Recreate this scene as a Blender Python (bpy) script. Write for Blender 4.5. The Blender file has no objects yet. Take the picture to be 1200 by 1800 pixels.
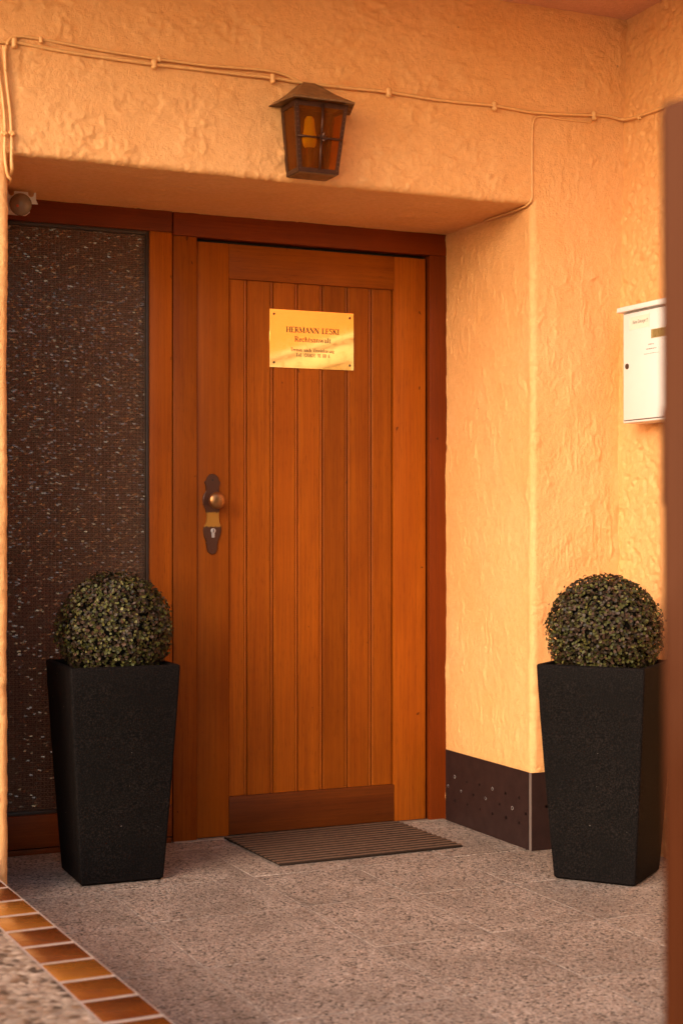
import bpy, bmesh, math, random
import numpy as np
from mathutils import Vector, Matrix

SC = bpy.context.scene
COL = SC.collection
R = math.radians

# ------------------------------------------------------------------ camera
cam = bpy.data.cameras.new('camera')
cam.sensor_fit = 'HORIZONTAL'
cam.sensor_width = 24.0
cam.lens = 24.0 * 2744.0 / 1200.0
cam.shift_y = 20.0 / 1200.0
cam.clip_start = 0.05
cam.clip_end = 500.0
cam.dof.use_dof = True
cam.dof.focus_distance = 5.05
cam.dof.aperture_fstop = 4.0
camo = bpy.data.objects.new('camera', cam)
COL.objects.link(camo)
camo.location = (-1.704, -4.979, 1.065)
camo.rotation_euler = (R(90), 0, R(-24.2))
SC.camera = camo

# ------------------------------------------------------------------ light
SUN_EL, SUN_AZ = 25.0, 237.0      # azimuth clockwise from +Y: front-left of the porch
world = bpy.data.worlds.new('World')
SC.world = world
world.use_nodes = True
wn = world.node_tree.nodes
bg = wn['Background']
sky = wn.new('ShaderNodeTexSky')
sky.sky_type = 'NISHITA'
sky.sun_disc = False
sky.sun_elevation = R(SUN_EL)
sky.sun_rotation = R(SUN_AZ)
sky.air_density = 1.0
sky.dust_density = 2.0
sky.ozone_density = 1.0
world.node_tree.links.new(sky.outputs[0], bg.inputs[0])
bg.inputs[1].default_value = 0.15
sun = bpy.data.lights.new('sun', 'SUN')
sun.energy = 0.46
sun.angle = R(34)
sun.color = (1.0, 0.85, 0.85)
suno = bpy.data.objects.new('sun', sun)
COL.objects.link(suno)
sd = Vector((math.sin(R(SUN_AZ)) * math.cos(R(SUN_EL)), math.cos(R(SUN_AZ)) * math.cos(R(SUN_EL)), math.sin(R(SUN_EL))))
suno.rotation_euler = sd.to_track_quat('Z', 'Y').to_euler()
suno.location = sd * 30
vs = SC.view_settings
vs.view_transform = 'Standard'
vs.look = 'None'
vs.gamma = 1.0
vs.exposure = 1.48
try:
    vs.use_curve_mapping = False
    vs.use_white_balance = True
    vs.white_balance_temperature = 7400
    vs.white_balance_tint = 10
except Exception:
    pass

# ------------------------------------------------------------------ materials
class NT:
    """small helper round one material's node tree"""
    def __init__(s, name):
        s.m = bpy.data.materials.new(name)
        s.m.use_nodes = True
        s.t = s.m.node_tree
        s.n = s.t.nodes
        s.b = s.n['Principled BSDF']
        s._co = None
    def new(s, typ, **kw):
        n = s.n.new(typ)
        for k, v in kw.items():
            setattr(n, k, v)
        return n
    def link(s, a, b):
        s.t.links.new(a, b)
    def coord(s, scale=(1, 1, 1), rand=False):
        tc = s.new('ShaderNodeTexCoord')
        mp = s.new('ShaderNodeMapping')
        s.link(tc.outputs['Object'], mp.inputs[0])
        mp.inputs['Scale'].default_value = scale
        if rand:
            oi = s.new('ShaderNodeObjectInfo')
            mu = s.new('ShaderNodeVectorMath', operation='SCALE')
            mu.inputs[0].default_value = (37.1, 91.7, 53.3)
            s.link(oi.outputs['Random'], mu.inputs['Scale'])
            ad = s.new('ShaderNodeVectorMath', operation='ADD')
            s.link(mp.outputs[0], ad.inputs[0])
            s.link(mu.outputs[0], ad.inputs[1])
            return ad.outputs[0]
        return mp.outputs[0]
    def noise(s, vec, scale, detail=3.0, rough=0.55, dist=0.0):
        n = s.new('ShaderNodeTexNoise')
        n.inputs['Scale'].default_value = scale
        n.inputs['Detail'].default_value = detail
        n.inputs['Roughness'].default_value = rough
        n.inputs['Distortion'].default_value = dist
        s.link(vec, n.inputs['Vector'])
        return n.outputs['Fac']
    def ramp(s, fac, stops):
        r = s.new('ShaderNodeValToRGB')
        el = r.color_ramp.elements
        while len(el) < len(stops):
            el.new(0.5)
        for e, (p, c) in zip(el, stops):
            e.position = p
            e.color = (c[0], c[1], c[2], 1) if isinstance(c, (tuple, list)) else (c, c, c, 1)
        s.link(fac, r.inputs[0])
        return r.outputs[0]
    def mix(s, fac, a, b, blend='MIX'):
        n = s.new('ShaderNodeMix', data_type='RGBA', blend_type=blend)
        for sock, v in ((n.inputs[0], fac), (n.inputs[6], a), (n.inputs[7], b)):
            if hasattr(v, 'links'):
                s.link(v, sock)
            elif isinstance(v, (int, float)):
                sock.default_value = v
            else:
                sock.default_value = (v[0], v[1], v[2], 1)
        return n.outputs[2]
    def math(s, op, a, b=None):
        n = s.new('ShaderNodeMath', operation=op)
        for k, v in enumerate((a, b)):
            if v is None:
                continue
            if hasattr(v, 'links'):
                s.link(v, n.inputs[k])
            else:
                n.inputs[k].default_value = v
        return n.outputs[0]
    def bump(s, h, strength=0.4, dist=0.002, prev=None):
        b = s.new('ShaderNodeBump')
        b.inputs['Strength'].default_value = strength
        b.inputs['Distance'].default_value = dist
        s.link(h, b.inputs['Height'])
        if prev is not None:
            s.link(prev, b.inputs['Normal'])
        return b.outputs[0]
    def done(s, color=None, rough=None, metal=None, spec=None, normal=None):
        for k, v in (('Base Color', color), ('Roughness', rough), ('Metallic', metal), ('Specular IOR Level', spec), ('Normal', normal)):
            if v is None:
                continue
            i = s.b.inputs[k]
            if hasattr(v, 'links'):
                s.link(v, i)
            elif isinstance(v, (int, float)):
                i.default_value = v
            else:
                i.default_value = (v[0], v[1], v[2], 1)
        return s.m

def mat_plaster(name, col, dark, rough=0.5, pit=0.0, bscale=1.0):
    t = NT(name)
    v = t.coord()
    blotch = t.noise(v, 2.3, 4, 0.6)
    c = t.mix(t.ramp(blotch, [(0.35, 0.0), (0.7, 1.0)]), col, dark)
    fine = t.noise(v, 60, 3, 0.6)
    c = t.mix(t.ramp(fine, [(0.3, 0.35), (0.6, 0.0)]), c, tuple(x * 0.8 for x in dark))
    speck = t.noise(v, 38, 1, 0.4)
    c = t.mix(t.ramp(speck, [(0.80, 0.0), (0.84, 0.6)]), c, (dark[0] * 0.35, dark[1] * 0.25, dark[2] * 0.2))
    h1 = t.noise(v, 95, 4, 0.6, 0.4)
    h2 = t.noise(v, 270, 3, 0.75)
    h = t.math('ADD', h1, t.math('MULTIPLY', h2, 0.6))
    b = t.bump(h, 0.8, 0.0044 * bscale)
    return t.done(c, t.ramp(fine, [(0.3, rough + 0.12), (0.7, rough - 0.04)]), 0.0, 0.35, b)

def mat_wood(name, axis, c1, c2, c3, rough=0.38):
    """straight-grained varnished wood; axis = grain direction in object space"""
    t = NT(name)
    sc = [150.0, 150.0, 150.0]
    sc[axis] = 3.2
    v = t.coord(tuple(sc), True)
    sc2 = [14.0, 14.0, 14.0]
    sc2[axis] = 0.9
    v2 = t.coord(tuple(sc2), True)
    fine = t.noise(v, 1.0, 3, 0.65, 0.2)
    sc3 = [420.0, 420.0, 420.0]
    sc3[axis] = 26.0
    pores = t.noise(t.coord(tuple(sc3), True), 1.0, 2, 0.5)
    broad = t.noise(v2, 1.0, 3, 0.5, 0.5)
    c = t.mix(t.ramp(broad, [(0.3, 0.0), (0.7, 1.0)]), c1, c2)
    c = t.mix(t.ramp(fine, [(0.34, 0.42), (0.62, 0.0)]), c, c3)
    c = t.mix(t.ramp(pores, [(0.28, 0.40), (0.42, 0.0)]), c, tuple(x * 0.5 for x in c3))
    oi = t.new('ShaderNodeObjectInfo')
    tone = t.ramp(oi.outputs['Random'], [(0.0, 0.78), (1.0, 1.22)])
    c = t.mix(1.0, c, tone, 'MULTIPLY')
    blot = t.noise(t.coord((3.1, 3.1, 2.2), True), 1.0, 3, 0.6)
    c = t.mix(t.ramp(blot, [(0.45, 0.0), (0.75, 0.4)]), c, c3)
    nick = t.noise(t.coord((55, 55, 40), True), 1.0, 0, 0.5)
    c = t.mix(t.ramp(nick, [(0.862, 0.0), (0.89, 0.7)]), c, (0.03, 0.006, 0.002))
    fade = t.noise(t.coord((2.0, 2.0, 1.1), True), 1.0, 2, 0.5)
    c = t.mix(t.ramp(fade, [(0.5, 0.0), (0.8, 0.35)]), c, tuple(min(1, x * 1.45) for x in c1))
    b = t.bump(t.math('ADD', fine, pores), 0.18, 0.0006)
    return t.done(c, t.ramp(fine, [(0.3, rough + 0.1), (0.7, rough)]), 0.0, 0.13, b)

def mat_aggregate(name, scale, light, mid, dark, joint, bump=0.0018):
    """exposed-aggregate concrete: small mixed pebbles in mortar"""
    t = NT(name)
    v = t.coord((1, 1, 1), True)
    wob = t.new('ShaderNodeVectorMath', operation='ADD')
    nz = t.new('ShaderNodeTexNoise')
    nz.inputs['Scale'].default_value = scale * 0.6
    t.link(v, nz.inputs['Vector'])
    sc = t.new('ShaderNodeVectorMath', operation='SCALE')
    sc.inputs['Scale'].default_value = 0.9 / scale
    t.link(nz.outputs['Color'], sc.inputs[0])
    t.link(v, wob.inputs[0])
    t.link(sc.outputs[0], wob.inputs[1])
    vo = t.new('ShaderNodeTexVoronoi', feature='F1')
    vo.inputs['Scale'].default_value = scale
    t.link(wob.outputs[0], vo.inputs['Vector'])
    sep = t.new('ShaderNodeSeparateColor')
    t.link(vo.outputs['Color'], sep.inputs[0])
    c = t.ramp(sep.outputs[0], [(0.0, dark), (0.15, dark), (0.20, mid), (0.6, light), (0.92, tuple(x * 1.15 for x in light)), (1.0, tuple(min(1, x * 1.5) for x in light))])
    c = t.mix(t.ramp(sep.outputs[1], [(0.75, 0.0), (0.95, 0.55)]), c, (mid[0] * 1.2, mid[1] * 0.9, mid[2] * 0.7))
    c = t.mix(t.ramp(vo.outputs['Distance'], [(0.48, 0.0), (0.72, 0.8)]), c, joint)
    grime = t.noise(v, 3.0, 4, 0.6)
    c = t.mix(t.ramp(grime, [(0.35, 0.5), (0.65, 0.0)]), c, tuple(x * 0.55 for x in mid))
    haze = t.noise(v, 9.0, 3, 0.6)
    c = t.mix(t.ramp(haze, [(0.52, 0.0), (0.75, 0.35)]), c, tuple(x * 1.25 for x in joint))
    oi = t.new('ShaderNodeObjectInfo')
    c = t.mix(1.0, c, t.ramp(oi.outputs['Random'], [(0.0, 0.94), (1.0, 1.03)]), 'MULTIPLY')
    inv = t.math('SUBTRACT', 1.0, vo.outputs['Distance'])
    h = t.math('ADD', inv, t.math('MULTIPLY', sep.outputs[2], 0.5))
    return t.done(c, 0.72, 0.0, 0.35, t.bump(h, 0.8, bump))

def mat_plain(name, col, rough=0.5, metal=0.0, spec=0.5, var=0.12, nscale=40, bump=0.0, stretch=(1, 1, 1)):
    t = NT(name)
    v = t.coord(stretch)
    n = t.noise(v, nscale, 4, 0.6)
    c = t.mix(t.ramp(n, [(0.3, 1.0), (0.7, 0.0)]), col, tuple(x * (1 - var) for x in col))
    nb = t.bump(n, 0.5, bump) if bump else None
    return t.done(c, t.ramp(n, [(0.3, min(1, rough + 0.08)), (0.7, max(0.02, rough - 0.05))]), metal, spec, nb)

M = {}
WALL, WALLD = (0.82, 0.42, 0.175), (0.79, 0.375, 0.135)
M['plaster'] = mat_plaster('orange_plaster', WALL, WALLD)
M['plaster_side'] = mat_plaster('orange_roughcast', WALL, WALLD, 0.5, bscale=1.3)
M['ceiling'] = mat_plaster('ceiling_paint', (0.76, 0.40, 0.24), (0.70, 0.34, 0.19), 0.6)
M['cable'] = mat_plain('painted_cable', (0.78, 0.41, 0.16), 0.42, 0, 0.45, 0.15, 60, 0.0008)
WD = ((0.320, 0.077, 0.007), (0.258, 0.054, 0.005), (0.135, 0.023, 0.003))
M['wood_z'] = mat_wood('varnished_wood_vertical', 2, *WD)
M['wood_x'] = mat_wood('varnished_wood_horizontal', 0, *WD)
FD = ((0.180, 0.031, 0.004), (0.145, 0.023, 0.003), (0.080, 0.011, 0.002))
M['frame_z'] = mat_wood('reddish_frame_wood_vertical', 2, *FD)
M['frame_x'] = mat_wood('reddish_frame_wood_horizontal', 0, *FD)
M['rail_x'] = mat_wood('varnished_rail_wood', 0, (0.32, 0.078, 0.008), (0.265, 0.058, 0.006), (0.15, 0.025, 0.004))
KD = ((0.185, 0.042, 0.008), (0.135, 0.028, 0.006), (0.065, 0.013, 0.004))
M['kick_x'] = mat_wood('dark_weathered_wood_horizontal', 0, *KD)
M['dark'] = mat_plain('dark_gap', (0.012, 0.008, 0.006), 0.8)
M['seal'] = mat_plain('dark_glazing_bead', (0.035, 0.016, 0.009), 0.5)
M['agg'] = mat_aggregate('washed_concrete', 150, (0.400, 0.318, 0.264), (0.205, 0.152, 0.120), (0.016, 0.012, 0.010), (0.290, 0.228, 0.190), 0.003)
M['agg_block'] = mat_aggregate('coarse_washed_concrete', 58, (0.42, 0.33, 0.26), (0.24, 0.155, 0.10), (0.045, 0.028, 0.02), (0.27, 0.20, 0.155), 0.004)
M['mortar'] = mat_plain('mortar', (0.42, 0.33, 0.28), 0.85, 0, 0.3, 0.25, 90, 0.001)
M['mortar_floor'] = mat_plain('floor_joint_mortar', (0.33, 0.262, 0.22), 0.85, 0, 0.3, 0.35, 60, 0.001)
M['ground'] = mat_plain('sandy_paving', (0.56, 0.45, 0.31), 0.9, 0, 0.3, 0.25, 6)
M['stone'] = mat_plain('threshold_stone', (0.30, 0.22, 0.17), 0.7, 0, 0.4, 0.3, 60, 0.0006)
M['plate_brown'] = mat_plain('brown_coated_metal', (0.028, 0.0135, 0.012), 0.45, 0, 0.12, 0.25, 25)
M['plate_edge'] = mat_plain('bare_edge_metal', (0.25, 0.19, 0.17), 0.4, 0.4)
M['hole'] = mat_plain('hole_black', (0.01, 0.008, 0.008), 0.8)
M['chip'] = mat_plain('bare_metal_chip', (0.55, 0.50, 0.50), 0.4, 0.6)
M['white'] = mat_plain('white_enamel', (0.76, 0.71, 0.70), 0.32, 0, 0.5, 0.04, 12)
M['white_plastic'] = mat_plain('aged_white_plastic', (0.74, 0.68, 0.62), 0.45, 0, 0.5, 0.10, 60)
M['paper'] = mat_plain('taped_paper', (0.74, 0.68, 0.58), 0.45, 0, 0.4, 0.06, 40)
M['ink'] = mat_plain('black_ink', (0.035, 0.02, 0.015), 0.5)
M['engraved'] = mat_plain('engraved_paint', (0.055, 0.02, 0.008), 0.5)
M['olive'] = mat_plain('name_window', (0.20, 0.14, 0.055), 0.3)
M['olive2'] = mat_plain('name_window_frame', (0.34, 0.25, 0.10), 0.4)
M['iron'] = mat_plain('old_copper_brown', (0.085, 0.030, 0.016), 0.42, 0.55, 0.5, 0.45, 70, 0.0008)
M['roof_copper'] = mat_plain('oxidised_copper_roof', (0.27, 0.135, 0.055), 0.48, 0.35, 0.5, 0.4, 30, 0.0008)
M['rivet'] = mat_plain('rivet_metal', (0.22, 0.12, 0.07), 0.45, 0.6)
M['screw'] = mat_plain('screw_metal', (0.16, 0.10, 0.05), 0.35, 0.8)
M['pot'] = mat_plain('black_composite', (0.0075, 0.0062, 0.0066), 0.6, 0, 0.16, 0.6, 300, 0.0012)
def mat_pot():
    t = NT('black_speckled_composite')
    v = t.coord()
    n = t.noise(v, 230, 3, 0.7)
    big = t.noise(v, 6, 3, 0.6)
    c = t.mix(t.ramp(n, [(0.46, 0.0), (0.66, 1.0)]), (0.0026, 0.0020, 0.0020), (0.019, 0.014, 0.013))
    c = t.mix(t.ramp(big, [(0.35, 0.0), (0.7, 0.7)]), c, (0.005, 0.004, 0.004))
    sp = t.noise(v, 120, 0, 0.5)
    c = t.mix(t.ramp(sp, [(0.885, 0.0), (0.90, 0.6)]), c, (0.30, 0.25, 0.22))
    return t.done(c, 0.7, 0.0, 0.05, t.bump(n, 0.5, 0.0009))
M['pot'] = mat_pot()
M['hedge'] = mat_plain('hedge_green', (0.045, 0.055, 0.02), 0.7, 0, 0.3, 0.6, 30, 0.02)
M['soil'] = mat_plain('black_liner', (0.006, 0.005, 0.004), 0.9, 0, 0.03)
M['mat_rib'] = mat_plain('brown_ribbed_fibre', (0.155, 0.088, 0.058), 0.95, 0, 0.1, 0.55, 330, 0.002)
M['mat_base'] = mat_plain('dark_mat_backing', (0.034, 0.020, 0.014), 0.95, 0, 0.1, 0.4, 200, 0.001)
def mat_gate():
    t = NT('brown_gate_paint_sky_lit_top')
    tc = t.new('ShaderNodeTexCoord')
    sp = t.new('ShaderNodeSeparateXYZ')
    t.link(tc.outputs['Object'], sp.inputs[0])
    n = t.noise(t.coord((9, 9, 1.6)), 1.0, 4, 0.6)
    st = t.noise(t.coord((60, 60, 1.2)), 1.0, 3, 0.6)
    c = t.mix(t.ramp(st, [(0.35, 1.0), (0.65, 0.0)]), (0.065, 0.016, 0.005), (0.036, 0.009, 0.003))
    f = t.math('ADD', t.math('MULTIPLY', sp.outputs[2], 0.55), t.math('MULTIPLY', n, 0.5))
    c = t.mix(t.ramp(f, [(0.85, 0.0), (1.2, 0.45)]), c, (0.15, 0.055, 0.028))  # paler toward the top: sky reflection painted into the colour
    return t.done(c, 0.6, 0.0, 0.03)
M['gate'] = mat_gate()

def special():
    # polished brass
    t = NT('polished_brass')
    v = t.coord()
    sm = t.noise(v, 30, 4, 0.65, 0.6)
    c = t.mix(t.ramp(sm, [(0.58, 0.0), (0.75, 0.22)]), (0.93, 0.56, 0.19), (0.70, 0.38, 0.10))
    M['brass'] = t.done(c, t.ramp(sm, [(0.45, 0.05), (0.8, 0.14)]), 1.0, 0.5)
    # handle plate: brown patina worn through to brass where hands touch it (its own wear, by height on the plate)
    t = NT('patinated_bronze')
    tc = t.new('ShaderNodeTexCoord')
    sp = t.new('ShaderNodeSeparateXYZ')
    t.link(tc.outputs['Object'], sp.inputs[0])
    n = t.noise(tc.outputs['Object'], 120, 4, 0.6)
    z = t.math('ADD', sp.outputs[2], t.math('MULTIPLY', t.math('SUBTRACT', n, 0.5), 0.012))
    band = t.ramp(t.math('MULTIPLY', t.math('ADD', z, 0.2), 2.5), [(0.403, 0), (0.417, 1.0), (0.520, 1.0), (0.535, 0)])
    c = t.mix(band, (0.070, 0.024, 0.014), (0.52, 0.26, 0.06))
    M['bronze'] = t.done(c, 0.38, t.math('ADD', 0.35, t.math('MULTIPLY', band, 0.5)), 0.5)
    M['knob'] = mat_plain('worn_bronze_knob', (0.34, 0.145, 0.055), 0.3, 0.8, 0.5, 0.35, 45)
    # glazed ceramic tiles, brown to honey, cloudy glaze
    t = NT('glazed_brown_tile')
    oi = t.new('ShaderNodeObjectInfo')
    v = t.coord((1, 1, 1), True)
    n = t.noise(v, 13, 2, 0.5, 0.4)
    f = t.math('ADD', t.math('MULTIPLY', oi.outputs['Random'], 0.50), t.math('MULTIPLY', n, 0.42))
    c = t.ramp(f, [(0.15, (0.085, 0.018, 0.006)), (0.42, (0.17, 0.046, 0.009)), (0.72, (0.29, 0.105, 0.016)), (0.95, (0.40, 0.18, 0.035))])
    M['tile'] = t.done(c, 0.22, 0.0, 0.5, t.bump(n, 0.4, 0.002))
    # wired ornamental glass: little cushions in rows, with a wire mesh cast in
    t = NT('wired_ornament_glass')
    tc = t.new('ShaderNodeTexCoord')
    mp = t.new('ShaderNodeMapping')
    mp.inputs['Rotation'].default_value = (R(-90), 0, 0)
    t.link(tc.outputs['Object'], mp.inputs[0])
    wv = t.new('ShaderNodeTexNoise')
    wv.inputs['Scale'].default_value = 22
    t.link(mp.outputs[0], wv.inputs['Vector'])
    dsp = t.new('ShaderNodeVectorMath', operation='SCALE')
    dsp.inputs['Scale'].default_value = 0.006
    t.link(wv.outputs['Color'], dsp.inputs[0])
    ad = t.new('ShaderNodeVectorMath', operation='ADD')
    t.link(mp.outputs[0], ad.inputs[0])
    t.link(dsp.outputs[0], ad.inputs[1])
    br = t.new('ShaderNodeTexBrick')
    br.offset = 0.37
    br.offset_frequency = 2
    br.inputs['Scale'].default_value = 1.0
    br.inputs['Brick Width'].default_value = 0.0115
    br.inputs['Row Height'].default_value = 0.0062
    br.inputs['Mortar Size'].default_value = 0.0009
    br.inputs['Mortar Smooth'].default_value = 0.6
    br.inputs['Color1'].default_value = (0, 0, 0, 1)
    br.inputs['Color2'].default_value = (1, 1, 1, 1)
    br.inputs['Mortar'].default_value = (0.5, 0.5, 0.5, 1)
    t.link(ad.outputs[0], br.inputs['Vector'])
    chip = t.noise(mp.outputs[0], 260, 3, 0.7, 0.8)
    # every little cushion leans its own way
    m3 = t.new('ShaderNodeMapping')
    m3.inputs['Scale'].default_value = (105, 230, 1)
    t.link(ad.outputs[0], m3.inputs[0])
    vo = t.new('ShaderNodeTexVoronoi', voronoi_dimensions='2D', feature='F1', distance='CHEBYCHEV')
    vo.inputs['Scale'].default_value = 1.0
    vo.inputs['Randomness'].default_value = 0.75
    t.link(m3.outputs[0], vo.inputs['Vector'])
    cn = t.new('ShaderNodeVectorMath', operation='SUBTRACT')
    t.link(vo.outputs['Color'], cn.inputs[0])
    cn.inputs[1].default_value = (0.5, 0.5, 0.5)
    cs = t.new('ShaderNodeVectorMath', operation='MULTIPLY')
    t.link(cn.outputs[0], cs.inputs[0])
    cs.inputs[1].default_value = (0.80, 0.0, 0.85)
    sp = t.new('ShaderNodeSeparateColor')
    t.link(vo.outputs['Color'], sp.inputs[0])
    pw = t.math('POWER', sp.outputs[1], 3.2)
    c2 = t.new('ShaderNodeVectorMath', operation='SCALE')
    t.link(cs.outputs[0], c2.inputs[0])
    t.link(pw, c2.inputs['Scale'])
    ge = t.new('ShaderNodeNewGeometry')
    an = t.new('ShaderNodeVectorMath', operation='ADD')
    t.link(ge.outputs['Normal'], an.inputs[0])
    t.link(c2.outputs[0], an.inputs[1])
    nn = t.new('ShaderNodeVectorMath', operation='NORMALIZE')
    t.link(an.outputs[0], nn.inputs[0])
    h = t.math('SUBTRACT', chip, t.math('MULTIPLY', br.outputs['Fac'], 0.35))
    # wire mesh
    wire = t.new('ShaderNodeTexBrick')
    wire.offset = 0.0
    wire.inputs['Scale'].default_value = 1.0
    wire.inputs['Brick Width'].default_value = 0.0125
    wire.inputs['Row Height'].default_value = 0.0125
    wire.inputs['Mortar Size'].default_value = 0.00055
    wire.inputs['Mortar Smooth'].default_value = 0.2
    t.link(mp.outputs[0], wire.inputs['Vector'])
    base = t.mix(t.ramp(chip, [(0.35, 0.0), (0.7, 1.0)]), (0.060, 0.028, 0.018), (0.150, 0.078, 0.054))
    base = t.mix(t.math('MULTIPLY', br.outputs['Fac'], 0.7), base, (0.012, 0.006, 0.004))
    base = t.mix(t.math('MULTIPLY', wire.outputs['Fac'], 0.4), base, (0.20, 0.13, 0.09))
    t.b.inputs['Specular Tint'].default_value = (1.0, 0.78, 0.60, 1)
    M['glass'] = t.done(base, 0.14, 0.0, 0.9, t.bump(h, 0.5, 0.0003, nn.outputs[0]))
    # amber hammered lantern glass
    t = NT('amber_lantern_glass')
    v = t.coord((1, 1, 0.35))
    n = t.noise(v, 150, 3, 0.6, 0.5)
    n2 = t.noise(v, 35, 3, 0.6)
    c = t.mix(t.ramp(n2, [(0.3, 0.0), (0.7, 1.0)]), (0.30, 0.082, 0.012), (0.17, 0.038, 0.006))
    M['amber'] = t.done(c, 0.16, 0.0, 0.5, t.bump(n, 0.5, 0.0012))
    tr = t.new('ShaderNodeBsdfTransparent')
    t.link(t.mix(n2, (0.99, 0.80, 0.38), (0.95, 0.68, 0.26)), tr.inputs[0])
    ms = t.new('ShaderNodeMixShader')
    ms.inputs[0].default_value = 0.76
    t.link(t.b.outputs[0], ms.inputs[1])
    t.link(tr.outputs[0], ms.inputs[2])
    t.link(ms.outputs[0], t.n['Material Output'].inputs[0])
    t = NT('frosted_bulb')
    M['bulb'] = t.done((0.90, 0.84, 0.50), 0.35)
    t.b.inputs['Subsurface Weight'].default_value = 0.15
    # milky detector dome
    t = NT('milky_dome')
    v = t.coord()
    n = t.noise(v, 90, 3, 0.6)
    c = t.mix(n, (0.25, 0.19, 0.135), (0.19, 0.135, 0.09))
    M['dome'] = t.done(c, 0.18, 0.0, 0.5)
    # artificial boxwood leaves: colour per leaf
    t = NT('box_leaf')
    at = t.new('ShaderNodeAttribute')
    at.attribute_name = 'leaf_colour'
    M['leaf'] = t.done(at.outputs['Color'], 0.5, 0.0, 0.25)
    t.b.inputs['Transmission Weight'].default_value = 0.0
special()

# ------------------------------------------------------------------ mesh helpers
def link(o, parent=None):
    COL.objects.link(o)
    if parent is not None:
        o.parent = parent
    return o

def tag(o, label=None, cat=None, group=None, kind=None):
    for k, v in (('label', label), ('category', cat), ('group', group), ('kind', kind)):
        if v:
            o[k] = v
    return o

def thing(name, label, cat, loc=(0, 0, 0), rotz=0.0, group=None):
    o = bpy.data.objects.new(name, None)
    o.empty_display_size = 0.05
    o.location = loc
    o.rotation_euler = (0, 0, rotz)
    link(o)
    return tag(o, label, cat, group)

class MB:
    def __init__(s):
        s.v, s.f = [], []
    def add(s, vs, fs):
        k = len(s.v)
        s.v += [tuple(p) for p in vs]
        s.f += [tuple(i + k for i in q) for q in fs]
        return s
    def box(s, x0, x1, y0, y1, z0, z1):
        x0, x1 = min(x0, x1), max(x0, x1)
        y0, y1 = min(y0, y1), max(y0, y1)
        z0, z1 = min(z0, z1), max(z0, z1)
        return s.add([(x0, y0, z0), (x1, y0, z0), (x1, y1, z0), (x0, y1, z0), (x0, y0, z1), (x1, y0, z1), (x1, y1, z1), (x0, y1, z1)],
                     [(3, 2, 1, 0), (4, 5, 6, 7), (0, 1, 5, 4), (1, 2, 6, 5), (2, 3, 7, 6), (3, 0, 4, 7)])
    def hexa(s, p):
        """8 corners, bottom ring then top ring (counter-clockwise from above)"""
        return s.add(p, [(3, 2, 1, 0), (4, 5, 6, 7), (0, 1, 5, 4), (1, 2, 6, 5), (2, 3, 7, 6), (3, 0, 4, 7)])
    def loft(s, rings, cap0=True, cap1=True, closed=True):
        n = len(rings[0])
        vs = [p for r in rings for p in r]
        fs = []
        for i in range(len(rings) - 1):
            for j in range(n if closed else n - 1):
                a, b = i * n + j, i * n + (j + 1) % n
                fs.append((a, b, b + n, a + n))
        if cap0:
            fs.append(tuple(reversed(range(n))))
        if cap1:
            fs.append(tuple(range((len(rings) - 1) * n, len(rings) * n)))
        return s.add(vs, fs)
    def tube(s, pts, r, seg=8):
        pts = [Vector(p) for p in pts]
        rings = []
        up = Vector((0.13, 0.2, 0.97)).normalized()
        for i, p in enumerate(pts):
            d = (pts[min(i + 1, len(pts) - 1)] - pts[max(i - 1, 0)]).normalized()
            a = d.cross(up)
            if a.length < 0.2:
                a = d.cross(Vector((1, 0, 0)))
            a.normalize()
            b = d.cross(a)
            rr = r[i] if isinstance(r, (list, tuple)) else r
            rings.append([p + a * rr * math.cos(2 * math.pi * k / seg) + b * rr * math.sin(2 * math.pi * k / seg) for k in range(seg)])
        return s.loft(rings)
    def lathe(s, prof, seg=20, axis=(0, 0, 1), org=(0, 0, 0)):
        q = Vector((0, 0, 1)).rotation_difference(Vector(axis))
        rings = []
        for r, h in prof:
            rings.append([Vector(org) + q @ Vector((r * math.cos(2 * math.pi * k / seg), r * math.sin(2 * math.pi * k / seg), h)) for k in range(seg)])
        return s.loft(rings)
    def build(s, name, mat, parent=None, smooth=False, bevel=0.0, seg=2, fix=True):
        me = bpy.data.meshes.new(name)
        me.from_pydata(s.v, [], s.f)
        if fix or bevel:
            bm = bmesh.new()
            bm.from_mesh(me)
            bmesh.ops.recalc_face_normals(bm, faces=bm.faces)
            if bevel:
                ed = [e for e in bm.edges if len(e.link_faces) == 2 and e.calc_face_angle(0) > 0.5]
                bmesh.ops.bevel(bm, geom=ed, offset=bevel, segments=seg, affect='EDGES', profile=0.5, clamp_overlap=True)
            bm.to_mesh(me)
            bm.free()
        me.materials.append(M[mat] if isinstance(mat, str) else mat)
        if smooth or bevel:
            me.polygons.foreach_set('use_smooth', [True] * len(me.polygons))
            if not smooth:
                try:
                    me.set_sharp_from_angle(angle=R(40))
                except Exception:
                    pass
        o = bpy.data.objects.new(name, me)
        return link(o, parent)

def local(o, origin):
    """move a mesh's vertices so that the object's own origin sits at ORIGIN"""
    o.data.transform(Matrix.Translation(-Vector(origin)))
    o.location = Vector(o.location) + Vector(origin)
    return o

# value noise in numpy
_T = np.random.RandomState(7).rand(256, 256) * 2 - 1
def vn(u, v, seed=0):
    u = u + seed * 17.31
    v = v + seed * 5.77
    i, j = np.floor(u).astype(int), np.floor(v).astype(int)
    a, b = u - i, v - j
    a, b = a * a * a * (a * (a * 6 - 15) + 10), b * b * b * (b * (b * 6 - 15) + 10)
    i0, i1, j0, j1 = i % 256, (i + 1) % 256, j % 256, (j + 1) % 256
    return (_T[i0, j0] * (1 - a) + _T[i1, j0] * a) * (1 - b) + (_T[i0, j1] * (1 - a) + _T[i1, j1] * a) * b

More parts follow.
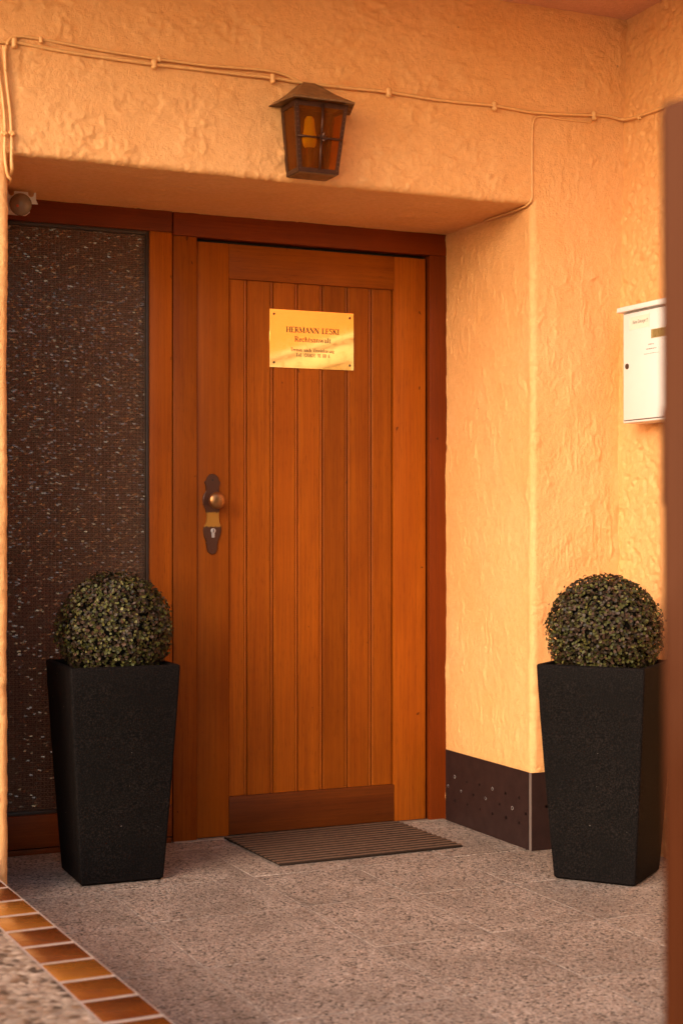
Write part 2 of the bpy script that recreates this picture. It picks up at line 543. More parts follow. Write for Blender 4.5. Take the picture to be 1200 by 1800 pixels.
def plaster_h(u, v, knob):
    """brushed roughcast: u runs along the brush strokes; knob (0..1) = how lumpy it still is"""
    wu = vn(u / 0.07, v / 0.06, 1) * 0.010
    wv = vn(u / 0.035, v / 0.04, 2) * 0.007
    low = vn(u / 0.34, v / 0.24, 3) * 0.0040 + vn(u / 0.12, v / 0.10, 9) * 0.0012
    uu, vv = u + wu, v + wv
    mid = vn(uu / 0.046, vv / 0.030, 4)
    patch = np.clip(vn(u / 0.10, v / 0.08, 7) * 0.9 + 0.72, 0.30, 1.15)
    # lumpy: overlapping short worms and crumbs
    worm = np.clip(0.42 - np.abs(vn(uu / 0.034, vv / 0.0165, 6)), 0, 1) * 2.2
    worm2 = np.clip(0.36 - np.abs(vn((u - wu) / 0.021, (v - wv) / 0.0135, 8)), 0, 1) * 2.2
    crumb = np.clip(vn(uu / 0.0125, vv / 0.0115, 10), -0.2, 1)
    lumpy = 0.0018 * mid + 0.0030 * worm * np.clip(mid + 0.7, 0, 1) + 0.0016 * worm2 + 0.0018 * crumb
    # brushed: broken strokes along u
    brk = np.clip(vn(uu / 0.055, vv / 0.020, 11) + 0.25, 0, 1)
    strk = np.clip(0.40 - np.abs(vn(uu / 0.080, vv / 0.0135, 5)), 0, 1) * 2.4
    brushed = 0.0030 * strk * brk + 0.0012 * crumb * brk + 0.0009 * mid
    return low * 0.8 + 1.3 * patch * (knob * lumpy + (1 - knob) * brushed)

def grid_mesh(name, P, mat, parent=None):
    """P: n x m x 3 array of points"""
    n, m = P.shape[:2]
    idx = np.arange(n * m).reshape(n, m)
    q = np.stack([idx[:-1, :-1], idx[1:, :-1], idx[1:, 1:], idx[:-1, 1:]], -1).reshape(-1, 4)
    me = bpy.data.meshes.new(name)
    me.vertices.add(n * m)
    me.vertices.foreach_set('co', P.reshape(-1).astype(np.float32))
    me.loops.add(q.size)
    me.loops.foreach_set('vertex_index', q.reshape(-1).astype(np.int32))
    me.polygons.add(len(q))
    me.polygons.foreach_set('loop_start', np.arange(0, q.size, 4, dtype=np.int32))
    me.polygons.foreach_set('use_smooth', np.ones(len(q), dtype=bool))
    me.update(calc_edges=True)
    me.validate()
    me.materials.append(M[mat])
    o = bpy.data.objects.new(name, me)
    return link(o, parent)

def displace(P, H, flip=1.0):
    du = np.gradient(P, axis=0)
    dv = np.gradient(P, axis=1)
    N = np.cross(du, dv)
    N /= np.linalg.norm(N, axis=2, keepdims=True) + 1e-12
    return P + N * (H * flip)[..., None]

# ------------------------------------------------------------------ dimensions (metres; door leaf's lower left corner = origin)
FY = -0.605          # outer face of the house wall
XL, XR = -0.762, 0.940   # door recess
ZT = 2.103           # soffit of the recess
XW = 1.271           # side wall
ZC = 2.75            # porch ceiling

# ------------------------------------------------------------------ setting
g = MB().add([(-60, -60, -0.32), (60, -60, -0.32), (60, 60, -0.32), (-60, 60, -0.32)], [(0, 1, 2, 3)]).build('ground', 'ground')
tag(g, kind='structure')

fl = MB().box(-0.86, 1.60, -3.2, 0.10, -0.31, -0.0012).build('porch_floor', 'mortar_floor')
tag(fl, kind='structure')
random.seed(3)
ys = [0.06, -0.135, -0.585, -0.985, -1.440, -1.885, -2.335, -2.785, -3.19]
xs = [-0.86, -0.472, -0.022, 0.312, 0.645, 1.0, 1.30]
for i in range(len(xs) - 1):
    for j in range(len(ys) - 1):
        g2 = 0.0032
        dz = random.uniform(-0.0003, 0.0006)
        x0, x1, y0, y1 = xs[i] + g2, xs[i + 1] - g2, ys[j + 1] + g2, ys[j] - g2
        s = MB().box(x0, x1, y0, y1, -0.02, 0.0 + dz).build('paving_slab', 'agg', fl, bevel=0.0008, seg=1)
        local(s, ((x0 + x1) / 2, (y0 + y1) / 2, 0))

# raised flanking slab with a border of glazed tiles (its edge runs a little askew to the house)
HB = 0.17
ex0 = -0.833   # edge X at Y = -2.3
def edge(y, off):
    """point on the block edge line at depth y, moved OFF to the left"""
    d = Vector((-0.042, 1.115, 0)).normalized()
    n = Vector((-d.y, d.x, 0))
    p = Vector((ex0, -2.296, 0)) + d * ((y + 2.296) / d.y)
    return p + n * off
def blockpoly(off0, off1, y0, y1, z0, z1, name, mat, parent=None, bevel=0.0):
    a, b, c, d = edge(y0, off0), edge(y1, off0), edge(y1, off1), edge(y0, off1)
    o = MB().hexa([(p.x, p.y, z0) for p in (a, b, c, d)] + [(p.x, p.y, z1) for p in (a, b, c, d)]).build(name, mat, parent, bevel=bevel)
    return o
blk = blockpoly(0.0, 1.4, -3.6, -0.58, -0.31, HB, 'raised_landing', 'mortar')
tag(blk, kind='structure')
agt = blockpoly(0.119, 1.39, -3.58, -0.58, HB - 0.01, HB + 0.001, 'aggregate_top', 'agg_block', blk)
d_ = Vector((-0.042, 1.115, 0)).normalized()
pitch = 0.139
base = edge(-2.2585, 0)
rng = random.Random(5)
for k in range(-8, 12):
    y0 = base.y + d_.y * (k * pitch)
    if y0 + pitch > -0.6:
        break
    t = blockpoly(0.004, 0.113, y0 + 0.0085, y0 + pitch - 0.0085, HB - 0.01, HB + 0.0012 + rng.uniform(-0.0008, 0.0008), 'tile', 'tile', blk, bevel=0.0012)
    c = edge(y0 + pitch / 2, 0.058)
    local(t, (c.x, c.y, HB))

# unseen hedge added behind the camera to darken the glass and shade the right
def hedge():
    X, Z = np.meshgrid(np.linspace(-0.6, 9.0, 190), np.linspace(0, 1, 80), indexing='ij')
    a = Z * math.pi * 0.92
    P = np.stack([X, -8.0 + 0.8 * np.cos(a), -0.32 + 5.2 * np.sin(a * 0.54) ** 0.7], -1)
    H = 0.16 * vn(X / 0.45, Z * 9, 21) + 0.09 * vn(X / 0.13, Z * 28, 22) + 0.05 * vn(X / 0.06, Z * 60, 23)
    P = displace(P, H)
    o = grid_mesh('added_shade_hedge', P, 'hedge')
    tag(o, 'unseen dark green hedge added to darken the glass and shade the right', 'hedge', kind='stuff')
hedge()

ce = MB()
N_ = 60
gx = np.linspace(-2.6, 1.45, N_)
gy = np.linspace(FY + 0.02, -2.75, N_)
ce.box(-1.75, 1.45, -1.80, FY + 0.03, ZC, ZC + 0.16)
ceo = ce.build('porch_ceiling', 'ceiling')
tag(ceo, kind='structure')

# ------------------------------------------------------------------ house wall with its recess (one skin: reveal, rounded arris, face)
def house_wall():
    root = thing('house_wall', 'brushed orange plaster house wall with a deep recess round the wooden door', 'wall', (0, 0, 0))
    step = 0.0046
    rad = 0.020
    dep = 0.64
    # perimeter parameter: three sides
    nj = int(2.13 / step)
    nt = int((XR - XL) / step)
    side = [(0, t) for t in np.linspace(0, 1, nj)] + [(1, t) for t in np.linspace(0, 1, nt)][1:] + [(2, t) for t in np.linspace(0, 1, nj)][1:]
    S = np.array([a for a, _ in side])
    T = np.array([b for _, b in side])
    # profile: (offset from opening edge as fraction / absolute, y)
    nd = int((dep - rad) / step)
    na = 7
    nf = int(0.62 / step)
    prof = []
    for k in range(nd):
        prof.append((0.0, FY + dep - (dep - rad) * k / nd, 0.0))
    for k in range(na):
        a = (math.pi / 2) * k / (na - 1)
        prof.append((rad * (1 - math.cos(a)), FY + rad * (1 - math.sin(a)), 0.0))
    for k in range(1, nf + 1):
        prof.append((rad, FY, k / nf))
    prof = np.array(prof)
    extL, extT, extR = 0.45, ZC - ZT - rad + 0.03, XW - XR - rad + 0.06
    n, m = len(S), len(prof)
    P = np.zeros((n, m, 3))
    for q in range(m):
        o0, y, fr = prof[q]
        l, t_, r = o0 + fr * extL, o0 + fr * extT, o0 + fr * extR
        x0, x1, z1 = XL - l, XR + r, ZT + t_
        P[:, q, 1] = y
        P[:, q, 0] = np.where(S == 0, x0, np.where(S == 2, x1, x0 + (x1 - x0) * T))
        P[:, q, 2] = np.where(S == 0, T * (z1 + 0.3) - 0.3, np.where(S == 2, (1 - T) * (z1 + 0.3) - 0.3, z1))
    # texture coordinates: along strokes / across
    vlen = np.concatenate([[0], np.cumsum(np.linalg.norm(np.diff(P[n // 2], axis=0), axis=1))])
    U = np.where((S == 1)[:, None], P[..., 0], P[..., 2] + (S == 2)[:, None] * 3.1)
    side_v = np.where(S[:, None] == 0, P[..., 0] * -1, np.where(S[:, None] == 2, P[..., 0], P[..., 2]))
    V = P[..., 1] + side_v + S[:, None] * 0.0
    face = prof[:, 2] > 0
    lint = np.clip((np.where(S[:, None] == 1, 1.0, 0.22)), 0, 1)
    # near the mitre, blend by real position so that the two fields meet without a seam
    zz = np.clip((P[..., 2] - ZT) / 0.10, 0, 1)
    isf = np.broadcast_to(face[None, :], (n, m)).astype(float)
    # on the face use a plain (x, z) field everywhere, strokes horizontal above the door, vertical beside it
    hf = plaster_h(P[..., 0], P[..., 2], 0.92)
    hv = plaster_h(P[..., 2] + 9, P[..., 0] + 4, 0.30)
    wgt = np.clip((P[..., 0] - (XR - 0.02)) / 0.10, 0, 1) * (1 - np.clip((P[..., 2] - 2.30) / 0.2, 0, 1))
    wgt = np.maximum(wgt, 0)
    Hf = hf * (1 - wgt) + hv * wgt
    Hr = np.where(S[:, None] == 1, plaster_h(P[..., 0] + 3, P[..., 1] + 2, 0.06) * 0.75, plaster_h(P[..., 2] + 6, P[..., 1] + 7, 0.15))
    k = np.clip((vlen - (dep - rad - 0.015)) / 0.04, 0, 1)[None, :]
    H = Hr * (1 - k) + Hf * k
    P2 = displace(P, H, -1.0)
    # which way do the normals point?  the face must move toward -Y
    q = m - 20
    if (P2[n // 2, q, 1] - P[n // 2, q, 1]) * H[n // 2, q] > 0:
        P2 = displace(P, H, 1.0)
    grid_mesh('plaster_face', P2, 'plaster', root)
    # the rest of the wall, coarse, out of the picture: to the left, above the ceiling, and its core
    xl = XL - 0.44
    MB().box(-6.5, xl, FY, FY + 0.5, -0.32, 5.6).build('wall_core', 'plaster', root)
    MB().box(xl, 2.2, FY + 0.004, FY + 0.5, ZC + 0.02, 5.6).build('wall_core', 'plaster', root)
    MB().box(-1.6, 1.9, 0.075, 0.4, -0.3, 2.9).build('light_leak_backing', 'dark', root)  # added dark backing, keeps sky light out of the gaps round the door
    return root
house_wall()

def side_wall():
    root = thing('side_wall', 'pitted orange roughcast side wall carrying the white mailbox', 'wall', (0, 0, 0))
    step = 0.0050
    ys_ = np.concatenate([np.arange(FY + 0.02, -1.35, -step), np.linspace(-1.36, -3.0, 90)])
    zs_ = np.arange(-0.31, ZC + 0.02, step)
    Y, Z = np.meshgrid(ys_, zs_, indexing='ij')
    X = XW + np.clip(Z - 1.3, 0, 9) * 0.022
    P = np.stack([X, Y, Z], -1)
    u, v = Z, Y
    wu = vn(u / 0.04, v / 0.04, 11) * 0.006
    pits = vn((u + wu) / 0.019, (v + wu) / 0.019, 12)
    pits = -np.clip(-pits - 0.25, 0, 1) * 1.6
    lump = vn((u + wu) / 0.013, (v - wu) / 0.013, 13)
    H = 0.004 * vn(u / 0.3, v / 0.3, 14) + 0.0062 * pits + 0.0020 * lump + 0.0014 * vn(u / 0.045, v / 0.045, 15)
    P[..., 0] -= H
    grid_mesh('plaster_face', P, 'plaster_side', root)
    MB().box(XW + 0.06, XW + 0.35, -3.0, FY, -0.32, 5.6).build('wall_core', 'plaster_side', root)
    MB().box(XW - 0.002, XW + 0.35, -3.03, -2.995, -0.32, 2.74).build('wall_end', 'plaster_side', root)
    return root
side_wall()

# ------------------------------------------------------------------ brown metal skirting round the recess corner
def skirting():
    root = thing('metal_skirting', 'dark brown metal skirting plate with drilled holes round the recess corner', 'skirting plate', (XR, FY, 0))
    x = XR - 0.006 - XR
    def L(o):
        return o
    yb = -0.028 - FY
    mid = MB().box(x - 0.004, x, 0.004, yb, 0.002, 0.254).build('side_panel', 'plate_brown', root)
    MB().box(x - 0.004, 0.33, -0.010, -0.006, 0.002, 0.254).build('front_panel', 'plate_brown', root)
    MB().box(x - 0.0046, x - 0.0015, -0.0106, -0.0002, 0.0015, 0.2545).build('corner_edge', 'plate_edge', root)
    # holes (positions read off the photograph's staggered rows)
    px = [(799, 1366), (820, 1375), (842, 1380), (865, 1387), (888, 1395), (912, 1403), (787, 1382), (810, 1391), (832, 1398), (853, 1404), (877, 1414), (900, 1421), (924, 1431), (799, 1408), (821, 1415), (843, 1423), (865, 1431), (889, 1438), (912, 1447)]
    f, cx, cy, C = 2744.0, 600.0, 920.0, Vector((-1.704, -4.979, 1.065))
    F = Vector((math.sin(R(24.2)), math.cos(R(24.2)), 0))
    Rt = Vector((math.cos(R(24.2)), -math.sin(R(24.2)), 0))
    rr = random.Random(2)
    for a, b in px:
        d = F + Rt * ((a - cx) / f) + Vector((0, 0, (cy - b) / f))
        t = (XR + x - 0.004 - C.x) / d.x
        p = C + d * t - Vector((XR, FY, 0))
        y, z = p.y, p.z
        if not (0.01 < y < yb - 0.01):
            continue
        s_ = rr.uniform(0.85, 1.2)
        h = MB().lathe([(0.0001, 0.0), (0.0042 * s_, 0.0)], 10, (-1, 0, 0), (x - 0.0046, y, z)).build('drill_hole', 'hole', root)
        MB().lathe([(0.0040 * s_, 0.0), (0.0048 * s_, 0.0007), (0.0056 * s_, 0.0)], 10, (-1, 0, 0), (x - 0.0043, y + rr.uniform(-0.001, 0.001), z)).build('burr_ring', 'chip' if rr.random() < 0.45 else 'plate_brown', h, smooth=True)
    MB().lathe([(0.0001, 0.0), (0.005, 0.0)], 10, (0, -1, 0), (0.048, -0.0105, 0.142)).build('drill_hole', 'hole', root)
skirting()

# ------------------------------------------------------------------ door frame, sidelight, door
def bx(name, mat, parent, x0, x1, y0, y1, z0, z1, bevel=0.0015, org=None):
    o = MB().box(x0, x1, y0, y1, z0, z1).build(name, mat, parent, bevel=bevel)
    return local(o, org or ((x0 + x1) / 2, (y0 + y1) / 2, (z0 + z1) / 2))

fr = thing('door_frame', 'reddish brown wooden door frame under the plaster soffit', 'door frame', (0, 0, 0))
bx('head', 'frame_x', fr, -0.0845, 0.990, -0.014, 0.060, 2.026, 2.16, 0.003)
bx('jamb', 'frame_z', fr, 0.874, 0.990, -0.014, 0.060, 0.0, 2.0257, 0.003)
bx('jamb', 'wood_z', fr, -0.0845, -0.0005, -0.010, 0.060, 0.0, 2.0257, 0.003)
bx('stop_bead', 'dark', fr, 0.8645, 0.8738, 0.030, 0.060, 0.0, 2.025, 0)
bx('stop_bead', 'dark', fr, 0.001, 0.873, 0.034, 0.062, 2.016, 2.0255, 0)
bx('threshold', 'stone', fr, -0.085, 0.93, -0.020, 0.060, -0.004, 0.0035, 0.001)

sl = thing('sidelight_window', 'tall sidelight of dark wired ornamental glass left of the door', 'window', (0, 0, 0))
bx('rail', 'frame_x', sl, -0.90, -0.0885, -0.012, 0.055, 2.034, 2.16, 0.003)
bx('stile', 'wood_z', sl, -0.166, -0.0885, -0.011, 0.055, 0.128, 2.0337, 0.003)
bx('rail', 'kick_x', sl, -0.90, -0.0885, -0.011, 0.055, 0.022, 0.1277, 0.003)
bx('base_board', 'kick_x', sl, -0.90, -0.0885, -0.006, 0.055, 0.0, 0.018, 0.002)
bx('stile', 'wood_z', sl, -0.90, -0.80, -0.011, 0.055, 0.128, 2.0337, 0.003)
bx('glazing_bead', 'seal', sl, -0.176, -0.1662, -0.004, 0.05, 0.128, 2.0335, 0.001)
bx('glazing_bead', 'seal', sl, -0.80, -0.176, -0.004, 0.05, 2.022, 2.0338, 0.001)
bx('glazing_bead', 'seal', sl, -0.80, -0.176, -0.004, 0.05, 0.128, 0.140, 0.001)
bx('pane', 'glass', sl, -0.80, -0.1758, 0.012, 0.018, 0.139, 2.023, 0)
bx('joint', 'dark', sl, -0.0884, -0.0846, 0.006, 0.055, 0.0, 2.16, 0)

dr = thing('entrance_door', 'varnished wooden front door with seven vertical planks', 'door', (0, 0, 0))
bx('stile', 'wood_z', dr, 0.0025, 0.1160, 0.0, 0.05, 0.006, 2.013, 0.002)
bx('stile', 'wood_z', dr, 0.7385, 0.8640, 0.0, 0.05, 0.006, 2.013, 0.002)
bx('rail', 'rail_x', dr, 0.1165, 0.7380, 0.0, 0.05, 1.895, 2.013, 0.002)
bx('rail', 'kick_x', dr, 0.1165, 0.7380, -0.002, 0.05, 0.008, 0.1375, 0.0025)
bx('panel_back', 'dark', dr, 0.1165, 0.7380, 0.030, 0.048, 0.137, 1.896, 0)
g0 = [0.1185, 0.1875, 0.2845, 0.3755, 0.4685, 0.5645, 0.6570, 0.7360]
for i in range(7):
    x0, x1 = g0[i], g0[i + 1]
    y = 0.0115
    pr = [(x0, 0.03), (x0, y + 0.0035), (x0 + 0.003, y)]
    if i < 6:
        b0 = x1 - 0.0125
        pr += [(b0 - 0.0030, y), (b0 - 0.0014, y + 0.0048), (b0 + 0.0006, y + 0.0048), (b0 + 0.0022, y + 0.0018), (b0 + 0.005, y + 0.0006), (b0 + 0.0075, y + 0.0018), (x1 - 0.0022, y + 0.0048), (x1 - 0.0020, 0.03)]
    else:
        pr += [(x1 - 0.004, y), (x1 - 0.001, y + 0.003), (x1 - 0.001, 0.03)]
    o = MB().loft([[(a, b, 0.138) for a, b in pr], [(a, b, 1.8945) for a, b in pr]]).build('plank', 'wood_z', dr)
    local(o, ((x0 + x1) / 2, y, 1.0))

# handle plate
def handle():
    Lp = [(470, 290), (425, 305), (395, 345), (378, 395), (352, 415), (352, 440), (372, 480), (375, 560), (345, 615), (322, 690), (328, 770), (365, 860), (383, 960), (373, 1060), (345, 1108), (330, 1190), (345, 1290), (380, 1375), (366, 1390), (384, 1420), (386, 1480), (402, 1530), (460, 1572)]
    Rp = [(512, 1558), (534, 1520), (545, 1470), (545, 1400), (560, 1385), (550, 1372), (590, 1280), (606, 1200), (603, 1110), (580, 1060), (574, 960), (580, 870), (612, 770), (618, 690), (600, 615), (572, 560), (576, 480), (594, 435), (592, 415), (570, 400), (560, 350), (520, 302)]
    mid = 470.0
    pts = []
    for a, b in Lp + Rp:
        px, py = 320 + a / 9.0, 800 + b / 9.0
        X = (px - 372.0) * 0.00206 + 0.0545
        Z = 1.232 - (py - 832.5) * 0.001915
        pts.append((X, Z))
    o = Vector((0.0545, 0.0, 1.09))
    ctr = Vector((0.0545, 1.09))
    def ring(y, s):
        return [(x - o.x + (0.0545 - x) * s, y, z - o.z - (z - ctr.y) * s * 0.25) for x, z in pts]
    pl = MB().loft([ring(0.0, 0.0), ring(-0.0055, 0.0), ring(-0.0075, 0.07)]).build('handle_plate', 'bronze', dr)
    pl.location = o
    pl['label'] = 'scalloped bronze handle plate worn to brass below the knob'
    kz = 1.142 - o.z
    MB().lathe([(0.013, 0.0), (0.013, 0.006), (0.0095, 0.010), (0.0090, 0.026), (0.014, 0.032), (0.0245, 0.037), (0.0285, 0.043), (0.0290, 0.047), (0.0275, 0.052), (0.0262, 0.0535), (0.020, 0.0575), (0.011, 0.0600), (0.0001, 0.0608)], 32, (0, -1, 0), (-0.0005, -0.0074, kz)).build('knob', 'knob', pl, smooth=True)
    kz = 1.036 - o.z
    cy = MB().lathe([(0.0001, 0.0), (0.0085, 0.0), (0.0085, 0.004), (0.0072, 0.005), (0.0001, 0.005)], 20, (0, -1, 0), (0.002, -0.0070, kz + 0.004)).build('key_cylinder', 'chip', pl)
    MB().box(-0.0032, 0.0072, -0.0105, -0.007, kz - 0.019, kz - 0.003).build('cylinder_stem', 'chip', pl, bevel=0.001)
    MB().box(0.0008, 0.0032, -0.0128, -0.0115, kz - 0.0015, kz + 0.0095).build('keyhole', 'hole', cy)
    MB().lathe([(0.0001, 0.0), (0.0035, 0.0), (0.003, 0.001), (0.0001, 0.0012)], 12, (0, -1, 0), (0.001, -0.0073, 0.121)).build('screw', 'hole', pl)
    MB().lathe([(0.0001, 0.0), (0.0035, 0.0), (0.003, 0.001), (0.0001, 0.0012)], 12, (0, -1, 0), (0.0, -0.0073, -0.112)).build('screw', 'bronze', pl)
handle()

# ------------------------------------------------------------------ serif lettering, built from strokes
def arc(cx, cy, rx, ry, a0, a1, n=9):
    return [(cx + rx * math.cos(R(a0 + (a1 - a0) * k / (n - 1))), cy + ry * math.sin(R(a0 + (a1 - a0) * k / (n - 1)))) for k in range(n)]
TH, TN = 0.135, 0.062
XH = 0.62
def stem(x, y0, y1, w=TH, sb=True, st=True, sw=0.10):
    r = [([(x, y0), (x, y1)], w)]
    if sb:
        r.append(([(x - sw - w / 2, y0 + 0.02), (x + sw + w / 2, y0 + 0.02)], 0.045))
    if st:
        r.append(([(x - sw - w / 2, y1 - 0.02), (x + sw + w / 2, y1 - 0.02)], 0.045))
    return r
def lstem(x, y1, w=TH):
    return [([(x, 0), (x, y1)], w), ([(x - 0.13, 0.02), (x + 0.13, 0.02)], 0.045), ([(x - 0.12, y1 - 0.05), (x, y1 - 0.015)], 0.05)]
GL = {
    'H': (0.86, stem(0.17, 0, 1) + stem(0.69, 0, 1) + [([(0.17, 0.5), (0.69, 0.5)], TN)]),
    'E': (0.70, stem(0.17, 0, 1) + [([(0.10, 0.97), (0.60, 0.97), (0.62, 0.80)], TN), ([(0.17, 0.5), (0.50, 0.5)], TN), ([(0.10, 0.03), (0.62, 0.03), (0.65, 0.22)], TN)]),
    'R': (0.80, stem(0.17, 0, 1) + [([(0.17, 0.97), (0.38, 0.97)] + arc(0.38, 0.74, 0.22, 0.23, 90, -90) + [(0.17, 0.51)], 0.09), ([(0.36, 0.51), (0.66, 0.03), (0.76, 0.03)], 0.12)]),
    'M': (1.04, stem(0.15, 0, 1, TN) + stem(0.87, 0, 1) + [([(0.15, 0.97), (0.50, 0.06)], TH), ([(0.50, 0.06), (0.87, 0.97)], TN)]),
    'A': (0.84, [([(0.12, 0.0), (0.42, 1.0)], TN), ([(0.42, 1.0), (0.72, 0.0)], TH), ([(0.22, 0.34), (0.62, 0.34)], TN), ([(0.01, 0.02), (0.24, 0.02)], 0.045), ([(0.58, 0.02), (0.84, 0.02)], 0.045)]),
    'N': (0.88, stem(0.15, 0, 1, TN) + stem(0.73, 0, 1, TN) + [([(0.15, 0.97), (0.73, 0.03)], TH)]),
    'L': (0.68, stem(0.17, 0, 1) + [([(0.10, 0.03), (0.60, 0.03), (0.63, 0.26)], TN)]),
    'S': (0.62, [(arc(0.31, 0.74, 0.21, 0.24, 20, 230, 12)[0:10] + [(0.31, 0.52)] + arc(0.31, 0.26, 0.22, 0.25, 60, -160, 12), 0.10), ([(0.51, 0.98), (0.51, 0.76)], 0.05), ([(0.09, 0.02), (0.09, 0.24)], 0.05)]),
    'K': (0.84, stem(0.17, 0, 1) + [([(0.17, 0.42), (0.66, 0.97)], TN), ([(0.34, 0.56), (0.70, 0.03)], TH), ([(0.52, 0.98), (0.80, 0.98)], 0.045), ([(0.56, 0.02), (0.84, 0.02)], 0.045)]),
    'I': (0.36, stem(0.18, 0, 1)),
    'T': (0.74, stem(0.37, 0, 1, TH, True, False) + [([(0.06, 0.80), (0.08, 0.97), (0.66, 0.97), (0.68, 0.80)], TN)]),
    'V': (0.82, [([(0.12, 1.0), (0.42, 0.0)], TH), ([(0.42, 0.0), (0.70, 1.0)], TN), ([(0.0, 0.98), (0.26, 0.98)], 0.045), ([(0.58, 0.98), (0.82, 0.98)], 0.045)]),
    'e': (0.56, [([(0.08, 0.34), (0.46, 0.34)] + arc(0.27, 0.33, 0.20, 0.29, 0, 310, 16), 0.09)]),
    'c': (0.52, [(arc(0.28, 0.31, 0.21, 0.29, 45, 315, 15), 0.10), (arc(0.42, 0.50, 0.03, 0.03, 0, 360, 7), 0.06)]),
    'h': (0.66, lstem(0.15, 1.0) + stem(0.51, 0, 0.42, 0.125, True, False) + [(arc(0.33, 0.40, 0.18, 0.20, 180, 0), 0.08)]),
    't': (0.40, [([(0.17, 0.86), (0.17, 0.12)] + arc(0.27, 0.12, 0.10, 0.10, 180, 300, 6), 0.11), ([(0.04, 0.60), (0.34, 0.60)], 0.055)]),
    's': (0.46, [(arc(0.23, 0.46, 0.15, 0.14, 30, 240, 9) + arc(0.23, 0.16, 0.16, 0.15, 60, -150, 9), 0.09)]),
    'a': (0.56, [(arc(0.26, 0.44, 0.16, 0.16, 160, 0, 8) + [(0.42, 0.06), (0.53, 0.03)], 0.11), (arc(0.24, 0.18, 0.17, 0.16, 70, 350, 12), 0.08)]),
    'n': (0.66, lstem(0.15, XH) + stem(0.51, 0, 0.42, 0.125, True, False) + [(arc(0.33, 0.40, 0.18, 0.20, 180, 0), 0.08)]),
    'w': (0.86, [([(0.10, XH), (0.27, 0.0)], 0.11), ([(0.27, 0.0), (0.43, XH)], TN), ([(0.43, XH), (0.60, 0.0)], 0.11), ([(0.60, 0.0), (0.76, XH)], TN), ([(0.0, 0.60), (0.20, 0.60)], 0.045), ([(0.66, 0.60), (0.86, 0.60)], 0.045)]),
    'l': (0.32, lstem(0.16, 1.0)),
    'r': (0.46, lstem(0.15, XH) + [([(0.15, 0.40), (0.26, 0.56), (0.40, 0.55)], 0.08)]),
    'm': (0.98, lstem(0.15, XH) + stem(0.49, 0, 0.42, 0.12, True, False, 0.07) + stem(0.83, 0, 0.42, 0.12, True, False, 0.07) + [(arc(0.32, 0.40, 0.17, 0.20, 180, 0), 0.08), (arc(0.66, 0.40, 0.17, 0.20, 180, 0), 0.08)]),
    'i': (0.32, lstem(0.16, XH) + [(arc(0.16, 0.86, 0.035, 0.035, 0, 360, 7), 0.07)]),
    'b': (0.60, [([(0.14, 1.0), (0.14, 0.03)], 0.12), ([(0.02, 0.95), (0.14, 0.985)], 0.05), (arc(0.31, 0.31, 0.20, 0.28, 150, -150, 13), 0.09)]),
    'u': (0.66, [([(0.14, XH), (0.14, 0.2)] + arc(0.31, 0.2, 0.17, 0.17, 180, 340, 8), 0.10), ([(0.50, XH), (0.50, 0.03), (0.62, 0.03)], 0.12), ([(0.02, 0.60), (0.14, 0.60)], 0.045), ([(0.38, 0.60), (0.50, 0.60)], 0.045)]),
    'g': (0.56, [(arc(0.25, 0.40, 0.16, 0.20, 0, 360, 14), 0.08), (arc(0.25, -0.10, 0.20, 0.13, 0, 360, 14), 0.07), ([(0.15, 0.20), (0.14, 0.06), (0.36, 0.02)], 0.06), ([(0.36, 0.54), (0.52, 0.60)], 0.06)]),
    '.': (0.26, [(arc(0.12, 0.05, 0.035, 0.035, 0, 360, 7), 0.07)]),
    '(': (0.36, [(arc(0.42, 0.42, 0.28, 0.58, 120, 240, 9), 0.07)]),
    ')': (0.36, [(arc(-0.06, 0.42, 0.28, 0.58, 60, -60, 9), 0.07)]),
    '0': (0.60, [(arc(0.30, 0.5, 0.21, 0.46, 0, 360, 18), 0.10)]),
    '8': (0.58, [(arc(0.29, 0.74, 0.17, 0.22, 0, 360, 14), 0.09), (arc(0.29, 0.26, 0.20, 0.24, 0, 360, 14), 0.09)]),
    '7': (0.56, [([(0.07, 0.78), (0.09, 0.95), (0.50, 0.95), (0.22, 0.0)], 0.10)]),
    '9': (0.58, [(arc(0.28, 0.67, 0.19, 0.29, 0, 360, 15), 0.09), ([(0.47, 0.66), (0.42, 0.25), (0.14, 0.01)], 0.09)]),
    '6': (0.58, [(arc(0.29, 0.32, 0.19, 0.29, 0, 360, 15), 0.09), ([(0.10, 0.34), (0.16, 0.74), (0.44, 0.98)], 0.09)]),
    '1': (0.44, stem(0.24, 0, 1, 0.12, True, False) + [([(0.08, 0.84), (0.24, 0.97)], 0.06)]),
    ' ': (0.48, []),
}
def lettering(text, x0, x1, zbase, cap, y, name, parent, mat, weight=1.0):
    """stroke letters from x0 to x1 (parent's coordinates), facing -Y"""
    tot = sum(GL[c][0] for c in text)
    sx = (x1 - x0) / tot
    mb = MB()
    pen = 0.0
    for ch in text:
        adv, strokes = GL[ch]
        for pts, w in strokes:
            q = [Vector(((pen + a) * sx, b * cap)) for a, b in pts]
            hw = w * weight * 0.5 * (sx + cap) * 0.5
            L_, R_ = [], []
            for i, p in enumerate(q):
                d = q[min(i + 1, len(q) - 1)] - q[max(i - 1, 0)]
                if d.length < 1e-9:
                    d = Vector((1, 0))
                d.normalize()
                nrm = Vector((-d.y, d.x)) * hw
                L_.append(p + nrm)
                R_.append(p - nrm)
            n = len(q)
            vs = [(x0 + p.x, y, zbase + p.y) for p in L_ + R_]
            mb.add(vs, [(i, i + 1, n + i + 1, n + i) for i in range(n - 1)])
        pen += adv
    return mb.build(name, mat, parent)

